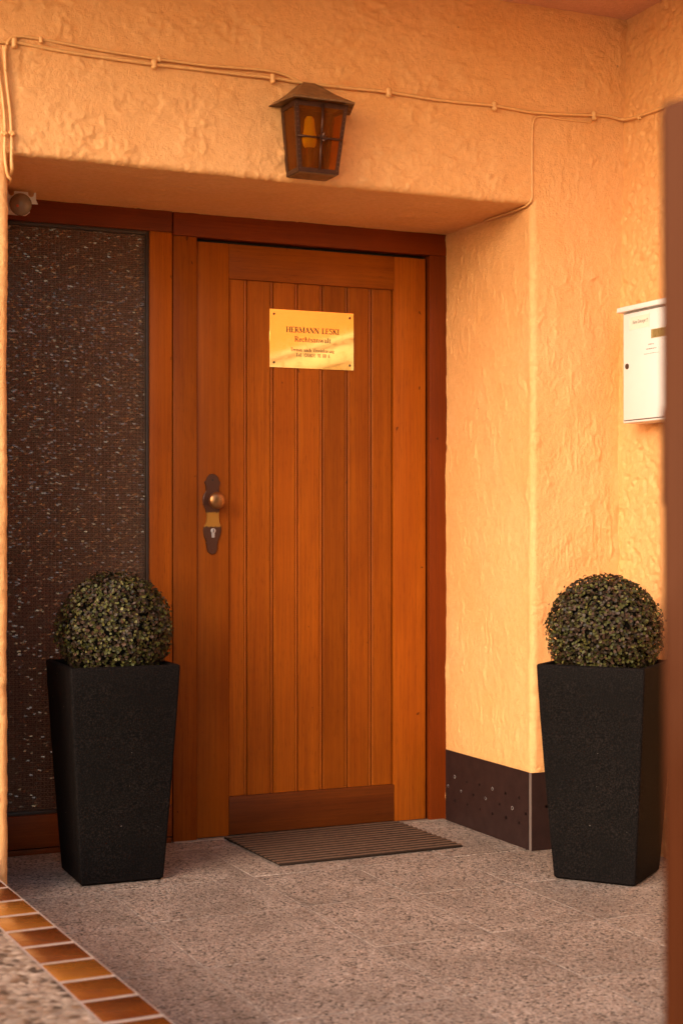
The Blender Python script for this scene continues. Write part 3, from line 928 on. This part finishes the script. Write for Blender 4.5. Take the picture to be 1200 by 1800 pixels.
def name_plate():
    x0, x1, z0, z1 = 0.266, 0.584, 1.602, 1.803
    w, h = x1 - x0, z1 - z0
    yb = 0.0114
    root = thing('name_plate', 'polished brass lawyer name plate screwed to the door planks', 'sign', (x0, yb, z0))
    MB().box(0, w, -0.0045, 0, 0, h).build('brass_sheet', 'brass', root, bevel=0.0006, seg=1)
    yy = -0.0047
    for i, (t, a, b, lo, hi, wt) in enumerate([('HERMANN LESKI', .194, .823, .385, .292, 1.45), ('Rechtsanwalt', .293, .725, .541, .453, 1.35), ('Termin nach Vereinbarung', .247, .765, .710, .648, 1.35), ('Tel. (08807) 91 88 6', .307, .712, .800, .737, 1.35)]):
        lettering(t, a * w, b * w, h * (1 - lo), h * (lo - hi), yy, 'lettering', root, 'engraved', wt)
    for fx, fz in ((.052, .915), (.952, .915), (.052, .085), (.952, .085)):
        s = MB().lathe([(0.0001, 0.0), (0.0045, 0.0), (0.0040, 0.0012), (0.0022, 0.0020), (0.0001, 0.0022)], 14, (0, -1, 0), (fx * w, -0.0045, fz * h)).build('screw', 'screw', root, smooth=True)
        MB().box(fx * w - 0.0030, fx * w + 0.0030, -0.0070, -0.0064, fz * h - 0.0004, fz * h + 0.0004).build('slot', 'hole', s)
name_plate()

# ------------------------------------------------------------------ doormat
def doormat():
    root = thing('doormat', 'flat brown ribbed doormat lying before the door', 'doormat', (0.425, -0.245, 0.002), R(1.6))
    w, d = 0.655, 0.468
    MB().box(-w / 2, w / 2, -d / 2, d / 2, 0.0, 0.0062).build('backing', 'mat_base', root, bevel=0.002)
    n = 14
    p = d / n
    rr = random.Random(9)
    for k in range(n):
        y = -d / 2 + p * (k + 0.5)
        rings = []
        ns = 44
        for i in range(ns):
            x = -w / 2 + w * i / (ns - 1)
            hh = 0.0088 + rr.uniform(-0.0005, 0.0005)
            ww = p * 0.27 + rr.uniform(-0.0008, 0.0008)
            dy = rr.uniform(-0.0008, 0.0008)
            rings.append([(x, y + dy + ww, 0.004), (x, y + dy + ww * 0.75, hh * 0.85), (x, y + dy + ww * 0.2, hh), (x, y + dy - ww * 0.3, hh), (x, y + dy - ww * 0.8, hh * 0.82), (x, y + dy - ww, 0.004)])
        MB().loft(rings).build('rib', 'mat_rib', root, smooth=False)
doormat()

# ------------------------------------------------------------------ planters and box balls
def rsq(half, r, z, seg=4):
    pts = []
    for cx, cy, a0 in ((1, 1, 0), (-1, 1, 90), (-1, -1, 180), (1, -1, 270)):
        for k in range(seg + 1):
            a = R(a0 + 90 * k / seg)
            pts.append((cx * (half - r) + r * math.cos(a), cy * (half - r) + r * math.sin(a), z))
    return pts
def planter(label, loc, rot):
    root = thing('planter', label, 'planter', loc, rot, 'tall black planters flanking the door')
    H, t, b = 0.643, 0.167, 0.126
    mb = MB()
    rings = [rsq(b - 0.006, 0.006, 0.0), rsq(b, 0.008, 0.006)]
    for k in range(1, 8):
        f = k / 8
        bow = math.sin(f * math.pi) * 0.0015
        rings.append(rsq(b + (t - b) * f + bow, 0.008, H * f))
    rings += [rsq(t - 0.001, 0.008, H - 0.006), rsq(t - 0.002, 0.008, H - 0.002), rsq(t - 0.005, 0.007, H), rsq(t - 0.017, 0.005, H), rsq(t - 0.020, 0.005, H - 0.003), rsq(t - 0.021, 0.005, H - 0.006)]
    mb.loft(rings, True, False)
    mb.build('pot_body', 'pot', root, bevel=0.0, smooth=True).data.set_sharp_from_angle(angle=R(35))
    m2 = MB()
    m2.loft([rsq(t - 0.0215, 0.005, H - 0.0065), rsq(t - 0.030, 0.005, H - 0.0065), rsq(t - 0.034, 0.004, H - 0.03)], False, True)
    m2.build('inner_liner', 'soil', root)
    return root

def box_ball(label, loc, seed):
    root = thing('box_ball', label, 'box ball', loc, seed * 1.3, 'clipped box balls in the planters')
    rad = 0.176
    rr = np.random.RandomState(seed)
    # dark inner core with a slightly lumpy surface
    n = 20
    core = MB()
    rings = []
    for i in range(1, n):
        a = math.pi * i / n
        rings.append([(0.147 * math.sin(a) * math.cos(2 * math.pi * j / 28), 0.147 * math.sin(a) * math.sin(2 * math.pi * j / 28), 0.147 * math.cos(a)) for j in range(28)])
    core.loft(list(reversed(rings)))
    core.build('core', 'soil', root, smooth=True)
    NL = 8200
    vs, fs, cols = [], [], []
    k = 0
    pal = [((0.085, 0.085, 0.020), 0.24), ((0.150, 0.130, 0.035), 0.14), ((0.060, 0.038, 0.022), 0.26), ((0.095, 0.048, 0.030), 0.24), ((0.22, 0.19, 0.07), 0.05), ((0.025, 0.022, 0.012), 0.07)]
    pc = np.cumsum([p for _, p in pal])
    for q in range(NL):
        z = rr.uniform(-0.72, 1)
        th = rr.uniform(0, 2 * math.pi)
        s = math.sqrt(1 - z * z)
        nrm = Vector((s * math.cos(th), s * math.sin(th), z))
        lump = 0.005 * math.sin(5 * th + seed) * math.cos(4 * z + seed) + 0.003 * math.sin(11 * th + 9 * z) + rr.normal(0, 0.003)
        depth = rr.choice([0.0, -0.010, -0.022], p=[0.45, 0.3, 0.25])
        r_ = rad - 0.006 + lump + depth
        if rr.rand() < 0.015:
            r_ += rr.uniform(0.006, 0.016)
        p = nrm * r_
        p.z *= 0.985
        tdir = nrm.cross(Vector((rr.normal(), rr.normal(), rr.normal()))).normalized()
        tilt = rr.uniform(0.05, 0.9)
        ax = (tdir * math.cos(tilt) + nrm * math.sin(tilt)).normalized()
        side = ax.cross(nrm).normalized()
        up = side.cross(ax).normalized()
        L_, W_ = rr.uniform(0.0085, 0.0135), rr.uniform(0.0034, 0.0052)
        cup = rr.uniform(0.0008, 0.0022)
        pts = [p - ax * L_ * 0.5, p - ax * L_ * 0.12 + side * W_ + up * cup, p + ax * L_ * 0.30 + side * W_ * 0.85 + up * cup, p + ax * L_ * 0.5 + up * cup * 0.4, p + ax * L_ * 0.30 - side * W_ * 0.85 + up * cup, p - ax * L_ * 0.12 - side * W_ + up * cup, p + ax * L_ * 0.05 - up * cup * 0.2]
        vs += [tuple(x) for x in pts]
        fs += [(k, k + 1, k + 6), (k + 1, k + 2, k + 6), (k + 2, k + 3, k + 6), (k + 3, k + 4, k + 6), (k + 4, k + 5, k + 6), (k + 5, k, k + 6)]
        c = pal[int(np.searchsorted(pc, rr.rand() * 0.999))][0]
        c = np.array(c) * rr.uniform(0.30, 0.78)
        cols += [(c[0], c[1], c[2], 1.0)] * 7
        k += 7
    me = bpy.data.meshes.new('foliage')
    me.from_pydata(vs, [], fs)
    at = me.color_attributes.new('leaf_colour', 'FLOAT_COLOR', 'POINT')
    at.data.foreach_set('color', np.array(cols, dtype=np.float32).reshape(-1))
    me.polygons.foreach_set('use_smooth', [True] * len(me.polygons))
    me.materials.append(M['leaf'])
    o = bpy.data.objects.new('foliage', me)
    link(o, root)
    o['kind'] = 'stuff'
    return root

planter('tall tapered black planter in front of the dark sidelight', (-0.400, -0.382, 0.002), R(-1.2))
box_ball('round box ball in the planter before the sidelight glass', (-0.392, -0.385, 0.745), 3)
planter('tall tapered black planter standing cornerwise below the mailbox', (0.9665, -0.998, 0.002), R(-52))
box_ball('round box ball in the planter below the mailbox', (0.962, -0.990, 0.738), 8)

# ------------------------------------------------------------------ mailbox
def mailbox():
    X0 = 1.180
    root = thing('mailbox', 'white metal mailbox with a taped note on the side wall', 'mailbox', (XW, -0.94, 1.387))
    O = Vector((XW, -0.94, 1.387))
    def b(name, mat, par, x0, x1, y0, y1, z0, z1, bev=0.001):
        return MB().box(x0 - O.x, x1 - O.x, y0 - O.y, y1 - O.y, z0 - O.z, z1 - O.z).build(name, mat, par, bevel=bev)
    b('body', 'white', root, X0 + 0.004, XW + 0.006, -1.115, -0.765, 1.387, 1.742, 0.003)
    # lid: overhanging, sloping to the front
    p = [(X0 - 0.014, -1.128, 1.7425), (XW + 0.006, -1.128, 1.7425), (XW + 0.006, -0.752, 1.7425), (X0 - 0.014, -0.752, 1.7425), (X0 - 0.012, -1.128, 1.7590), (XW + 0.006, -1.128, 1.772), (XW + 0.006, -0.752, 1.772), (X0 - 0.012, -0.752, 1.7590)]
    MB().hexa([Vector(q) - O for q in p]).build('lid', 'white', root, bevel=0.003)
    b('door_gap', 'ink', root, X0 + 0.0030, X0 + 0.0041, -1.109, -0.771, 1.3935, 1.739, 0)
    dr_ = b('door', 'white', root, X0, X0 + 0.0036, -1.107, -0.7735, 1.396, 1.7365, 0.001)
    lk = MB().lathe([(0.0001, 0.0), (0.0095, 0.0), (0.0088, 0.0025), (0.0001, 0.003)], 18, (-1, 0, 0), Vector((X0 + 0.0002, -0.7935, 1.568)) - O).build('lock', 'engraved', dr_)
    ns = b('name_window', 'olive2', dr_, X0 - 0.0012, X0, -1.045, -0.924, 1.6445, 1.6720, 0)
    b('name_card', 'olive', ns, X0 - 0.0018, X0 - 0.0013, -1.042, -0.936, 1.6465, 1.6700, 0)
    nt_ = b('paper_note', 'paper', dr_, X0 - 0.0007, X0, -0.9130, -0.8080, 1.6830, 1.7230, 0)
    b('tape', 'white_plastic', nt_, X0 - 0.0010, X0 - 0.0008, -0.8120, -0.8050, 1.6810, 1.7270, 0)
    b('tape', 'white_plastic', nt_, X0 - 0.0010, X0 - 0.0008, -0.9170, -0.9100, 1.6800, 1.7260, 0)
    # note text (plain sans), built in Blender's own face and turned toward -X
    def sans(text, y_left, y_right, z, height, name, par):
        cu = bpy.data.curves.new(name, 'FONT')
        cu.body = text
        cu.size = 1.0
        to = bpy.data.objects.new(name + '_src', cu)
        COL.objects.link(to)
        dg = bpy.context.evaluated_depsgraph_get()
        me = bpy.data.meshes.new_from_object(to.evaluated_get(dg))
        bpy.data.objects.remove(to)
        me.name = name
        xs_ = [v.co.x for v in me.vertices]
        ys_ = [v.co.y for v in me.vertices]
        sx = (y_left - y_right) / (max(xs_) - min(xs_))
        sy = height / 0.72
        for v in me.vertices:
            a, c = v.co.x - min(xs_), v.co.y
            v.co = Vector((X0 - 0.0011, y_left - a * sx, z + c * sy)) - O
        me.materials.clear()
        me.materials.append(M['ink'])
        return link(bpy.data.objects.new(name, me), par)
    sans('Keine Zeitungen !!!', -0.826, -0.907, 1.7000, 0.0115, 'lettering', nt_)
    # three tiny printed lines, too small to read in the photograph: only their dashes
    rr = random.Random(4)
    for (ya, yb_, z, h) in ((-0.909, -0.938, 1.6250, 0.0034), (-0.898, -0.952, 1.6110, 0.0032), (-0.886, -0.962, 1.5970, 0.0019)):
        mb = MB()
        y = ya
        while y > yb_:
            w = rr.uniform(0.0010, 0.0026)
            zz = z + rr.uniform(-0.0004, 0.0004)
            mb.add([(X0 - 0.0004 - O.x, y - O.y, zz - O.z), (X0 - 0.0004 - O.x, y - w - O.y, zz - O.z), (X0 - 0.0004 - O.x, y - w - O.y, zz + h * rr.uniform(0.6, 1) - O.z), (X0 - 0.0004 - O.x, y - O.y, zz + h - O.z)], [(0, 1, 2, 3)])
            y -= w + rr.choice([0.0006, 0.0006, 0.0022])
        mb.build('small_print', 'ink', dr_)
mailbox()

# ------------------------------------------------------------------ side window (unseen, added outside the frame for the brass plate to mirror)
def added_side_window():
    root = thing('added_side_window', 'pale framed window added on the side wall for the brass plate to mirror', 'window', (XW, -2.0, 0.9))
    def b(name, mat, x0, x1, y0, y1, z0, z1, bev=0.003):
        return MB().box(x0, x1, y0, y1, z0, z1).build(name, mat, root, bevel=bev)
    for y0, y1 in ((0.58, 0.70), (-0.70, -0.58)):
        b('frame', 'white', -0.045, 0.01, y0, y1, 0.0, 0.99)
    b('frame', 'white', -0.045, 0.01, -0.579, 0.579, 0.90, 0.99)
    b('frame', 'white', -0.045, 0.01, -0.579, 0.579, 0.0, 0.09)
    b('sash', 'olive2', -0.030, 0.005, 0.53, 0.578, 0.092, 0.898)
    b('sash', 'olive2', -0.030, 0.005, -0.578, -0.53, 0.092, 0.898)
    b('sash', 'olive2', -0.030, 0.005, -0.529, 0.529, 0.85, 0.898)
    b('pane', 'dome', -0.018, -0.012, -0.529, 0.529, 0.092, 0.849, 0)
    b('cornice', 'white', -0.075, 0.0, -0.72, 0.72, 0.991, 1.02)
added_side_window()

# ------------------------------------------------------------------ lantern
def lantern():
    root = thing('wall_lantern', 'old copper wall lantern with amber glass above the door recess', 'lantern', (0.145, FY, 2.10))
    O = Vector((0.145, FY, 2.10))
    def V_(x, y, z):
        return Vector((x, y, z)) - O
    zt, zb = 2.318, 2.112
    top = [(0.060, -0.722), (0.229, -0.722), (0.229, FY - 0.012), (0.060, FY - 0.012)]
    bot = [(0.077, -0.708), (0.204, -0.708), (0.204, FY - 0.012), (0.077, FY - 0.012)]
    def pt(i, f, grow=0.0):
        a, b_ = Vector(bot[i]), Vector(top[i])
        p = a + (b_ - a) * f
        c = Vector((0.1425, -0.665))
        p = p + (p - c).normalized() * grow
        return V_(p.x, p.y, zb + (zt - zb) * f)
    # corner straps: L-shaped posts
    for i in range(4):
        j, k = (i + 1) % 4, (i - 1) % 4
        mb = MB()
        def strap(f, w):
            p = pt(i, f, 0.0012)
            d1 = (pt(j, f) - pt(i, f)).normalized() * w
            d2 = (pt(k, f) - pt(i, f)).normalized() * w
            e1, e2 = d1.normalized() * 0.0025, d2.normalized() * 0.0025
            return [p, p + d1, p + d1 + e2, p + e1 + e2, p + d2 + e1, p + d2]
        mb.loft([strap(0.0, 0.0115), strap(1.0, 0.0115)])
        cp = mb.build('corner_strap', 'iron', root)
        if i < 2:
            rv = MB()
            for q in range(15):
                f = 0.04 + 0.92 * q / 14
                for d in (j, k):
                    p = pt(i, f, 0.0014)
                    dv = (pt(d, f) - pt(i, f)).normalized()
                    nr = dv.cross(Vector((0, 0, 1)))
                    c = p + dv * 0.0055
                    oth = (pt(k if d == j else j, f) - pt(i, f)).normalized() * -1
                    rv.lathe([(0.0016, 0.0), (0.0014, 0.0008), (0.0001, 0.0012)], 6, oth, c)
            r_ = rv.build('rivets', 'rivet', cp)
            r_['kind'] = 'stuff'
    # rails top and bottom
    for f0, f1 in ((-0.01, 0.055), (0.93, 1.0)):
        mb = MB()
        outer0, outer1 = [pt(i, f0, 0.0022) for i in range(4)], [pt(i, f1, 0.0022) for i in range(4)]
        inner0, inner1 = [pt(i, f0, -0.003) for i in range(4)], [pt(i, f1, -0.003) for i in range(4)]
        mb.loft([outer0, outer1, inner1, inner0, outer0], False, False)
        mb.build('rail', 'iron', root)
    # glass panes
    for i in (0, 1, 3):
        j = (i + 1) % 4
        a, b_, c, d = pt(i, 0.03, -0.001), pt(j, 0.03, -0.001), pt(j, 0.96, -0.001), pt(i, 0.96, -0.001)
        inw = (V_(0.1425, -0.665, 2.2) - (a + b_ + c + d) / 4)
        inw = Vector((inw.x, inw.y, 0)).normalized() * 0.0025
        MB().hexa([a, b_, b_ + inw, a + inw, d, c, c + inw, d + inw]).build('pane', 'amber', root)
    a, b_, c, d = pt(2, 0.0), pt(3, 0.0), pt(3, 1.0), pt(2, 1.0)
    w_ = Vector((0, 0.010, 0))
    MB().hexa([a, b_, b_ + w_, a + w_, d, c, c + w_, d + w_]).build('back_plate', 'iron', root)
    # bottom plate with pale rim seen from below
    MB().hexa([pt(i, -0.02, -0.004) for i in range(4)] + [pt(i, 0.0, -0.004) for i in range(4)]).build('bottom_plate', 'roof_copper', root)
    # cross on the front with a twisted-leaf rosette
    m0 = (pt(0, 0.03, 0.001) + pt(1, 0.03, 0.001)) / 2 + Vector((0.002, -0.004, 0))
    m1 = (pt(0, 0.97, 0.001) + pt(1, 0.97, 0.001)) / 2 + Vector((0.004, -0.004, 0))
    c0 = m0 + (m1 - m0) * 0.49
    MB().tube([m0, m0 + (m1 - m0) * 0.3, m0 + (m1 - m0) * 0.48], [0.0034, 0.0042, 0.0030], 8).build('cross_bar', 'iron', root, smooth=True)
    MB().tube([m0 + (m1 - m0) * 0.5, m0 + (m1 - m0) * 0.7, m1], [0.0030, 0.0040, 0.0040], 8).build('cross_bar', 'iron', root, smooth=True)
    l_, r_ = pt(0, 0.49, 0.001) + Vector((0.003, -0.004, 0)), pt(1, 0.49, 0.001) + Vector((-0.003, -0.004, 0))
    MB().tube([l_, (l_ + c0) / 2, c0 + Vector((-0.004, 0, 0))], [0.0042, 0.0034, 0.0026], 8).build('cross_bar', 'iron', root, smooth=True)
    MB().tube([c0 + Vector((0.004, 0, 0)), (r_ + c0) / 2, r_], [0.0026, 0.0036, 0.0040], 8).build('cross_bar', 'iron', root, smooth=True)
    ro = MB()
    for k in range(8):
        a = R(22.5 + 45 * k)
        d = Vector((math.cos(a), 0, math.sin(a)))
        s = Vector((-math.sin(a), 0, math.cos(a)))
        L_ = 0.016 if k % 2 else 0.013
        c = c0 + Vector((0, -0.003, 0))
        tip = c + d * L_ + Vector((0, -0.007, 0))
        ro.add([c - s * 0.0028, c + s * 0.0028, c + d * L_ * 0.6 + s * 0.0042 + Vector((0, -0.003, 0)), tip, c + d * L_ * 0.6 - s * 0.0042 + Vector((0, -0.003, 0)), c + d * L_ * 0.5 + Vector((0, -0.0052, 0)), c + Vector((0, -0.004, 0))],
               [(0, 6, 5, 4), (6, 1, 2, 5), (5, 2, 3), (4, 5, 3), (0, 4, 3, 2, 1)])
    ro.lathe([(0.004, 0.0), (0.004, 0.006), (0.0025, 0.009), (0.0001, 0.0095)], 10, (0, -1, 0), c0 + Vector((0, -0.002, 0)))
    ro.build('rosette', 'iron', root)
    # roof: hipped against the wall, eave lip turned down
    ev = [(0.042, -0.752), (0.240, -0.750), (0.288, FY - 0.004), (0.020, FY - 0.004)]
    zr = 2.322
    rid = [(0.128, FY - 0.018), (0.166, FY - 0.018), (0.170, FY - 0.004), (0.124, FY - 0.004)]
    lo = [V_(x, y, zr - 0.004 + (0.002 if i > 1 else 0)) for i, (x, y) in enumerate(ev)]
    up = [V_(x, y, zr) for x, y in ev]
    rd = [V_(x, y, 2.402) for x, y in rid]
    def inset(p, f):
        c = V_(0.148, -0.66, 2.34)
        return p + (c - p) * f
    # gently wavy eave
    ring0, ring1, ring2 = [], [], []
    rr = random.Random(1)
    for i in range(4):
        j = (i + 1) % 4
        n_ = 9
        for q in range(n_):
            f = q / n_
            w = Vector((0, 0, rr.uniform(-0.0012, 0.0012)))
            ring0.append(lo[i] + (lo[j] - lo[i]) * f + w)
            ring1.append(up[i] + (up[j] - up[i]) * f + w)
            ring2.append(rd[i] + (rd[j] - rd[i]) * f)
    mids = [a + (b - a) * 0.45 + Vector((0, 0, -0.004)) for a, b in zip(ring1, ring2)]
    und = [inset(p, 0.12) + Vector((0, 0, 0.002)) for p in ring0]
    MB().loft([und, ring0, ring1, mids, ring2], True, True).build('roof', 'roof_copper', root)
    # bulb and socket
    c = V_(0.128, -0.668, 2.192)
    MB().lathe([(0.011, -0.078), (0.012, -0.01), (0.0125, 0.002), (0.0001, 0.003)], 14, (0, 0, 1), c).build('socket', 'iron', root)
    MB().lathe([(0.0130, 0.0), (0.0190, 0.008), (0.0220, 0.022), (0.0215, 0.036), (0.0175, 0.050), (0.0160, 0.070), (0.0145, 0.086), (0.0090, 0.094), (0.0001, 0.096)], 20, (0, 0, 1), c).build('bulb', 'bulb', root, smooth=True)
lantern()

# ------------------------------------------------------------------ surface cables with their clips
def smooth_path(pts, n=8):
    out = []
    P = [Vector(p) for p in pts]
    for i in range(len(P) - 1):
        p0, p1, p2, p3 = P[max(i - 1, 0)], P[i], P[i + 1], P[min(i + 2, len(P) - 1)]
        for k in range(n):
            t = k / n
            out.append(0.5 * ((2 * p1) + (p2 - p0) * t + (2 * p0 - 5 * p1 + 4 * p2 - p3) * t * t + (3 * p1 - p0 - 3 * p2 + p3) * t ** 3))
    out.append(P[-1])
    return out
def cable(label, pts, r, clips=(), vertical=False):
    pts = [Vector(p) for p in pts]
    root = thing('surface_cable', label, 'cable', pts[0], 0, 'painted cables on the wall')
    pp = [p - pts[0] for p in smooth_path(pts)]
    rr = random.Random(len(pts) * 7 + int(r * 1e5))
    pp = [p + Vector((rr.uniform(-1, 1), rr.uniform(-0.5, 0.5), rr.uniform(-1, 1))) * 0.00035 for p in pp]
    MB().tube(pp, r, 10).build('sheath', 'cable', root, smooth=True)
    for (x, y, z, big, ax) in clips:
        c = Vector((x, y, z)) - pts[0]
        s = 1.0 if big else 0.72
        mb = MB()
        # saddle over the cable with a rounded head and a nail foot below it
        q = [(0.0001, -0.013), (0.006, -0.0125), (0.0085, -0.008), (0.0078, -0.001), (0.0090, 0.006), (0.0082, 0.0105), (0.0045, 0.0135), (0.0001, 0.014)]
        mb.lathe([(a * s, b * s * (1.15 if big else 1.0)) for a, b in q], 12, ax, c + Vector((0, -0.003, -0.003 * s)))
        mb.lathe([(0.0050 * s, 0.0), (0.0046 * s, 0.008), (0.0025 * s, 0.0102), (0.0001, 0.0106)], 10, (0, -1, 0), c + Vector((0, -0.006, -0.012 * s)))
        mb.build('clip', 'cable', root, smooth=True)
    return root
CY = FY - 0.009
ZA = (0, 0, 1)
cable('lower painted cable running the whole width above the lantern', [(-1.15, CY, 2.402), (-0.80, CY, 2.410), (-0.74, CY, 2.414), (-0.60, CY, 2.406), (-0.355, CY, 2.402), (-0.10, CY, 2.404), (0.033, CY, 2.405), (0.13, CY, 2.402), (0.28, CY, 2.404), (0.417, CY, 2.407), (0.60, CY, 2.402), (0.793, CY, 2.406), (0.93, CY, 2.400), (1.05, CY, 2.406), (1.175, CY, 2.416), (1.235, CY, 2.418), (1.278, CY - 0.012, 2.410), (1.284, CY - 0.06, 2.404), (1.284, -0.75, 2.400), (1.286, -0.95, 2.398), (1.287, -1.4, 2.395), (1.287, -2.0, 2.395)], 0.0052,
      [(-0.748, CY, 2.414, True, ZA), (-0.340, CY, 2.404, True, ZA), (0.030, CY, 2.405, True, ZA), (0.417, CY, 2.407, True, ZA), (0.793, CY, 2.406, True, ZA), (1.170, CY, 2.415, True, ZA), (1.284, -0.705, 2.402, False, ZA)])
cable('upper painted cable that drops behind the lantern roof', [(-0.772, CY - 0.008, 2.33), (-0.774, CY - 0.008, 2.385), (-0.760, CY - 0.004, 2.420), (-0.728, CY, 2.433), (-0.66, CY, 2.432), (-0.52, CY, 2.424), (-0.355, CY, 2.419), (-0.18, CY, 2.418), (-0.05, CY, 2.424), (0.025, CY, 2.425), (0.075, CY, 2.418), (0.120, CY - 0.004, 2.402), (0.140, CY, 2.395)], 0.0045,
      [(-0.672, CY, 2.431, False, ZA), (-0.325, CY, 2.420, False, ZA)])
cable('painted cable dropping from the lower run to the recess corner', [(1.165, CY + 0.0055, 2.393), (1.06, CY + 0.0055, 2.391), (0.985, CY + 0.0055, 2.393), (0.950, CY + 0.0055, 2.383), (0.940, CY + 0.0055, 2.35), (0.938, CY + 0.0055, 2.27), (0.938, CY + 0.0055, 2.17), (0.938, CY + 0.0055, 2.125), (0.930, CY + 0.016, 2.104), (0.926, CY + 0.08, 2.0965), (0.926, CY + 0.30, 2.0985)], 0.0034)
XA = (1, 0, 0)
cable('painted cable bending down the pier into the recess by the detector', [(-0.778, CY - 0.004, 2.40), (-0.772, CY - 0.004, 2.33), (-0.764, CY - 0.003, 2.26), (-0.757, CY, 2.20), (-0.754, CY, 2.13), (-0.755, CY, 2.085), (-0.752, CY + 0.010, 2.055), (-0.750, CY + 0.07, 2.050), (-0.749, CY + 0.30, 2.060), (-0.745, CY + 0.48, 2.075), (-0.70, CY + 0.50, 2.080)], 0.0048,
      [(-0.755, CY, 2.160, False, XA)])
cable('outermost painted cable on the pier at the edge of the picture', [(-0.800, CY, 2.40), (-0.790, CY, 2.33), (-0.778, CY, 2.24), (-0.773, CY, 2.17), (-0.774, CY, 2.10), (-0.766, CY + 0.004, 2.045), (-0.752, CY + 0.03, 2.030), (-0.750, CY + 0.2, 2.034)], 0.0042,
      [(-0.776, CY, 2.158, False, XA)])

# ------------------------------------------------------------------ motion detector under the soffit
def detector():
    root = thing('motion_detector', 'small motion detector with a milky ball hanging under the soffit', 'detector', (-0.6225, -0.140, 2.0985))
    # bracket: flat plate with two U notches along its top edge
    out = [(-0.050, -0.033), (-0.047, -0.001)]
    def notch(cx):
        return [(cx - 0.0095, -0.001)] + [(cx - 0.0095 * math.cos(R(a)), -0.006 - 0.0095 * math.sin(R(a))) for a in range(0, 181, 20)] + [(cx + 0.0095, -0.001)]
    out = [(-0.050, -0.034), (-0.046, -0.022), (-0.047, -0.001)] + notch(-0.031) + notch(0.031) + [(0.047, -0.001), (0.046, -0.022), (0.053, -0.036), (0.0, -0.037)]
    MB().loft([[(x, 0.0, z) for x, z in out], [(x, -0.004, z) for x, z in out]]).build('bracket', 'white_plastic', root)
    MB().box(-0.052, 0.030, 0.004, 0.060, -0.064, -0.020).build('housing', 'white_plastic', root, bevel=0.004)
    b = MB()
    rings = []
    n = 18
    for i in range(n + 1):
        a = math.pi * i / n
        rings.append((max(0.0345 * math.sin(a), 0.0001), -0.0345 * math.cos(a)))
    b.lathe(rings, 28, (0, -1, 0), (-0.0065, -0.026, -0.0455))
    ball = b.build('dome', 'dome', root, smooth=True)
    MB().lathe([(0.0045, 0), (0.004, 0.002), (0.0001, 0.0028)], 10, (-0.45, -0.80, -0.30), Vector((-0.0065, -0.026, -0.0455)) + Vector((-0.45, -0.80, -0.30)).normalized() * 0.0338).build('indicator', mat_plain('red_indicator', (0.55, 0.08, 0.03), 0.3), ball, smooth=True)
    MB().lathe([(0.0020, 0), (0.0001, 0.001)], 8, (0.62, -0.70, 0.30), Vector((-0.0065, -0.026, -0.0455)) + Vector((0.62, -0.70, 0.30)).normalized() * 0.0340).build('sensor_eye', 'hole', ball)
detector()

# ------------------------------------------------------------------ brown gate leaf close to the camera
def gate():
    root = thing('wooden_gate', 'brown painted wooden gate leaf blurred close to the camera', 'gate', (-0.898, -3.862, -0.30), R(-24.2 - 6))
    rr = random.Random(6)
    for k in range(6):
        x0 = 0.001 + k * 0.108
        x1 = x0 + 0.104
        lean = 0.006 if k == 0 else 0.0
        z0, z1 = 1.734 + 0.055 * math.sin(min(1, (k) / 6) * 1.5), 1.734 + 0.055 * math.sin(min(1, (k + 1) / 6) * 1.5)
        if k == 0:
            z0 -= 0.004
        n = 10
        ring = [[(x0 + lean * (1 - f), 0.0, 0.04 + f * (z0 - 0.04)), (x1, 0.0, 0.04 + f * (z1 - 0.04)), (x1, 0.028, 0.04 + f * (z1 - 0.04)), (x0 + lean * (1 - f), 0.028, 0.04 + f * (z0 - 0.04))] for f in [i / n for i in range(n + 1)]]
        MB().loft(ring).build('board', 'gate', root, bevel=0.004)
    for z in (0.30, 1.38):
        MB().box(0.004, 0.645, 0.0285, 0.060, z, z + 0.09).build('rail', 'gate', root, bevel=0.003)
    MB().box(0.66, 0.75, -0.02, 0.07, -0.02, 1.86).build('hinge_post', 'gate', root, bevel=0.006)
gate()
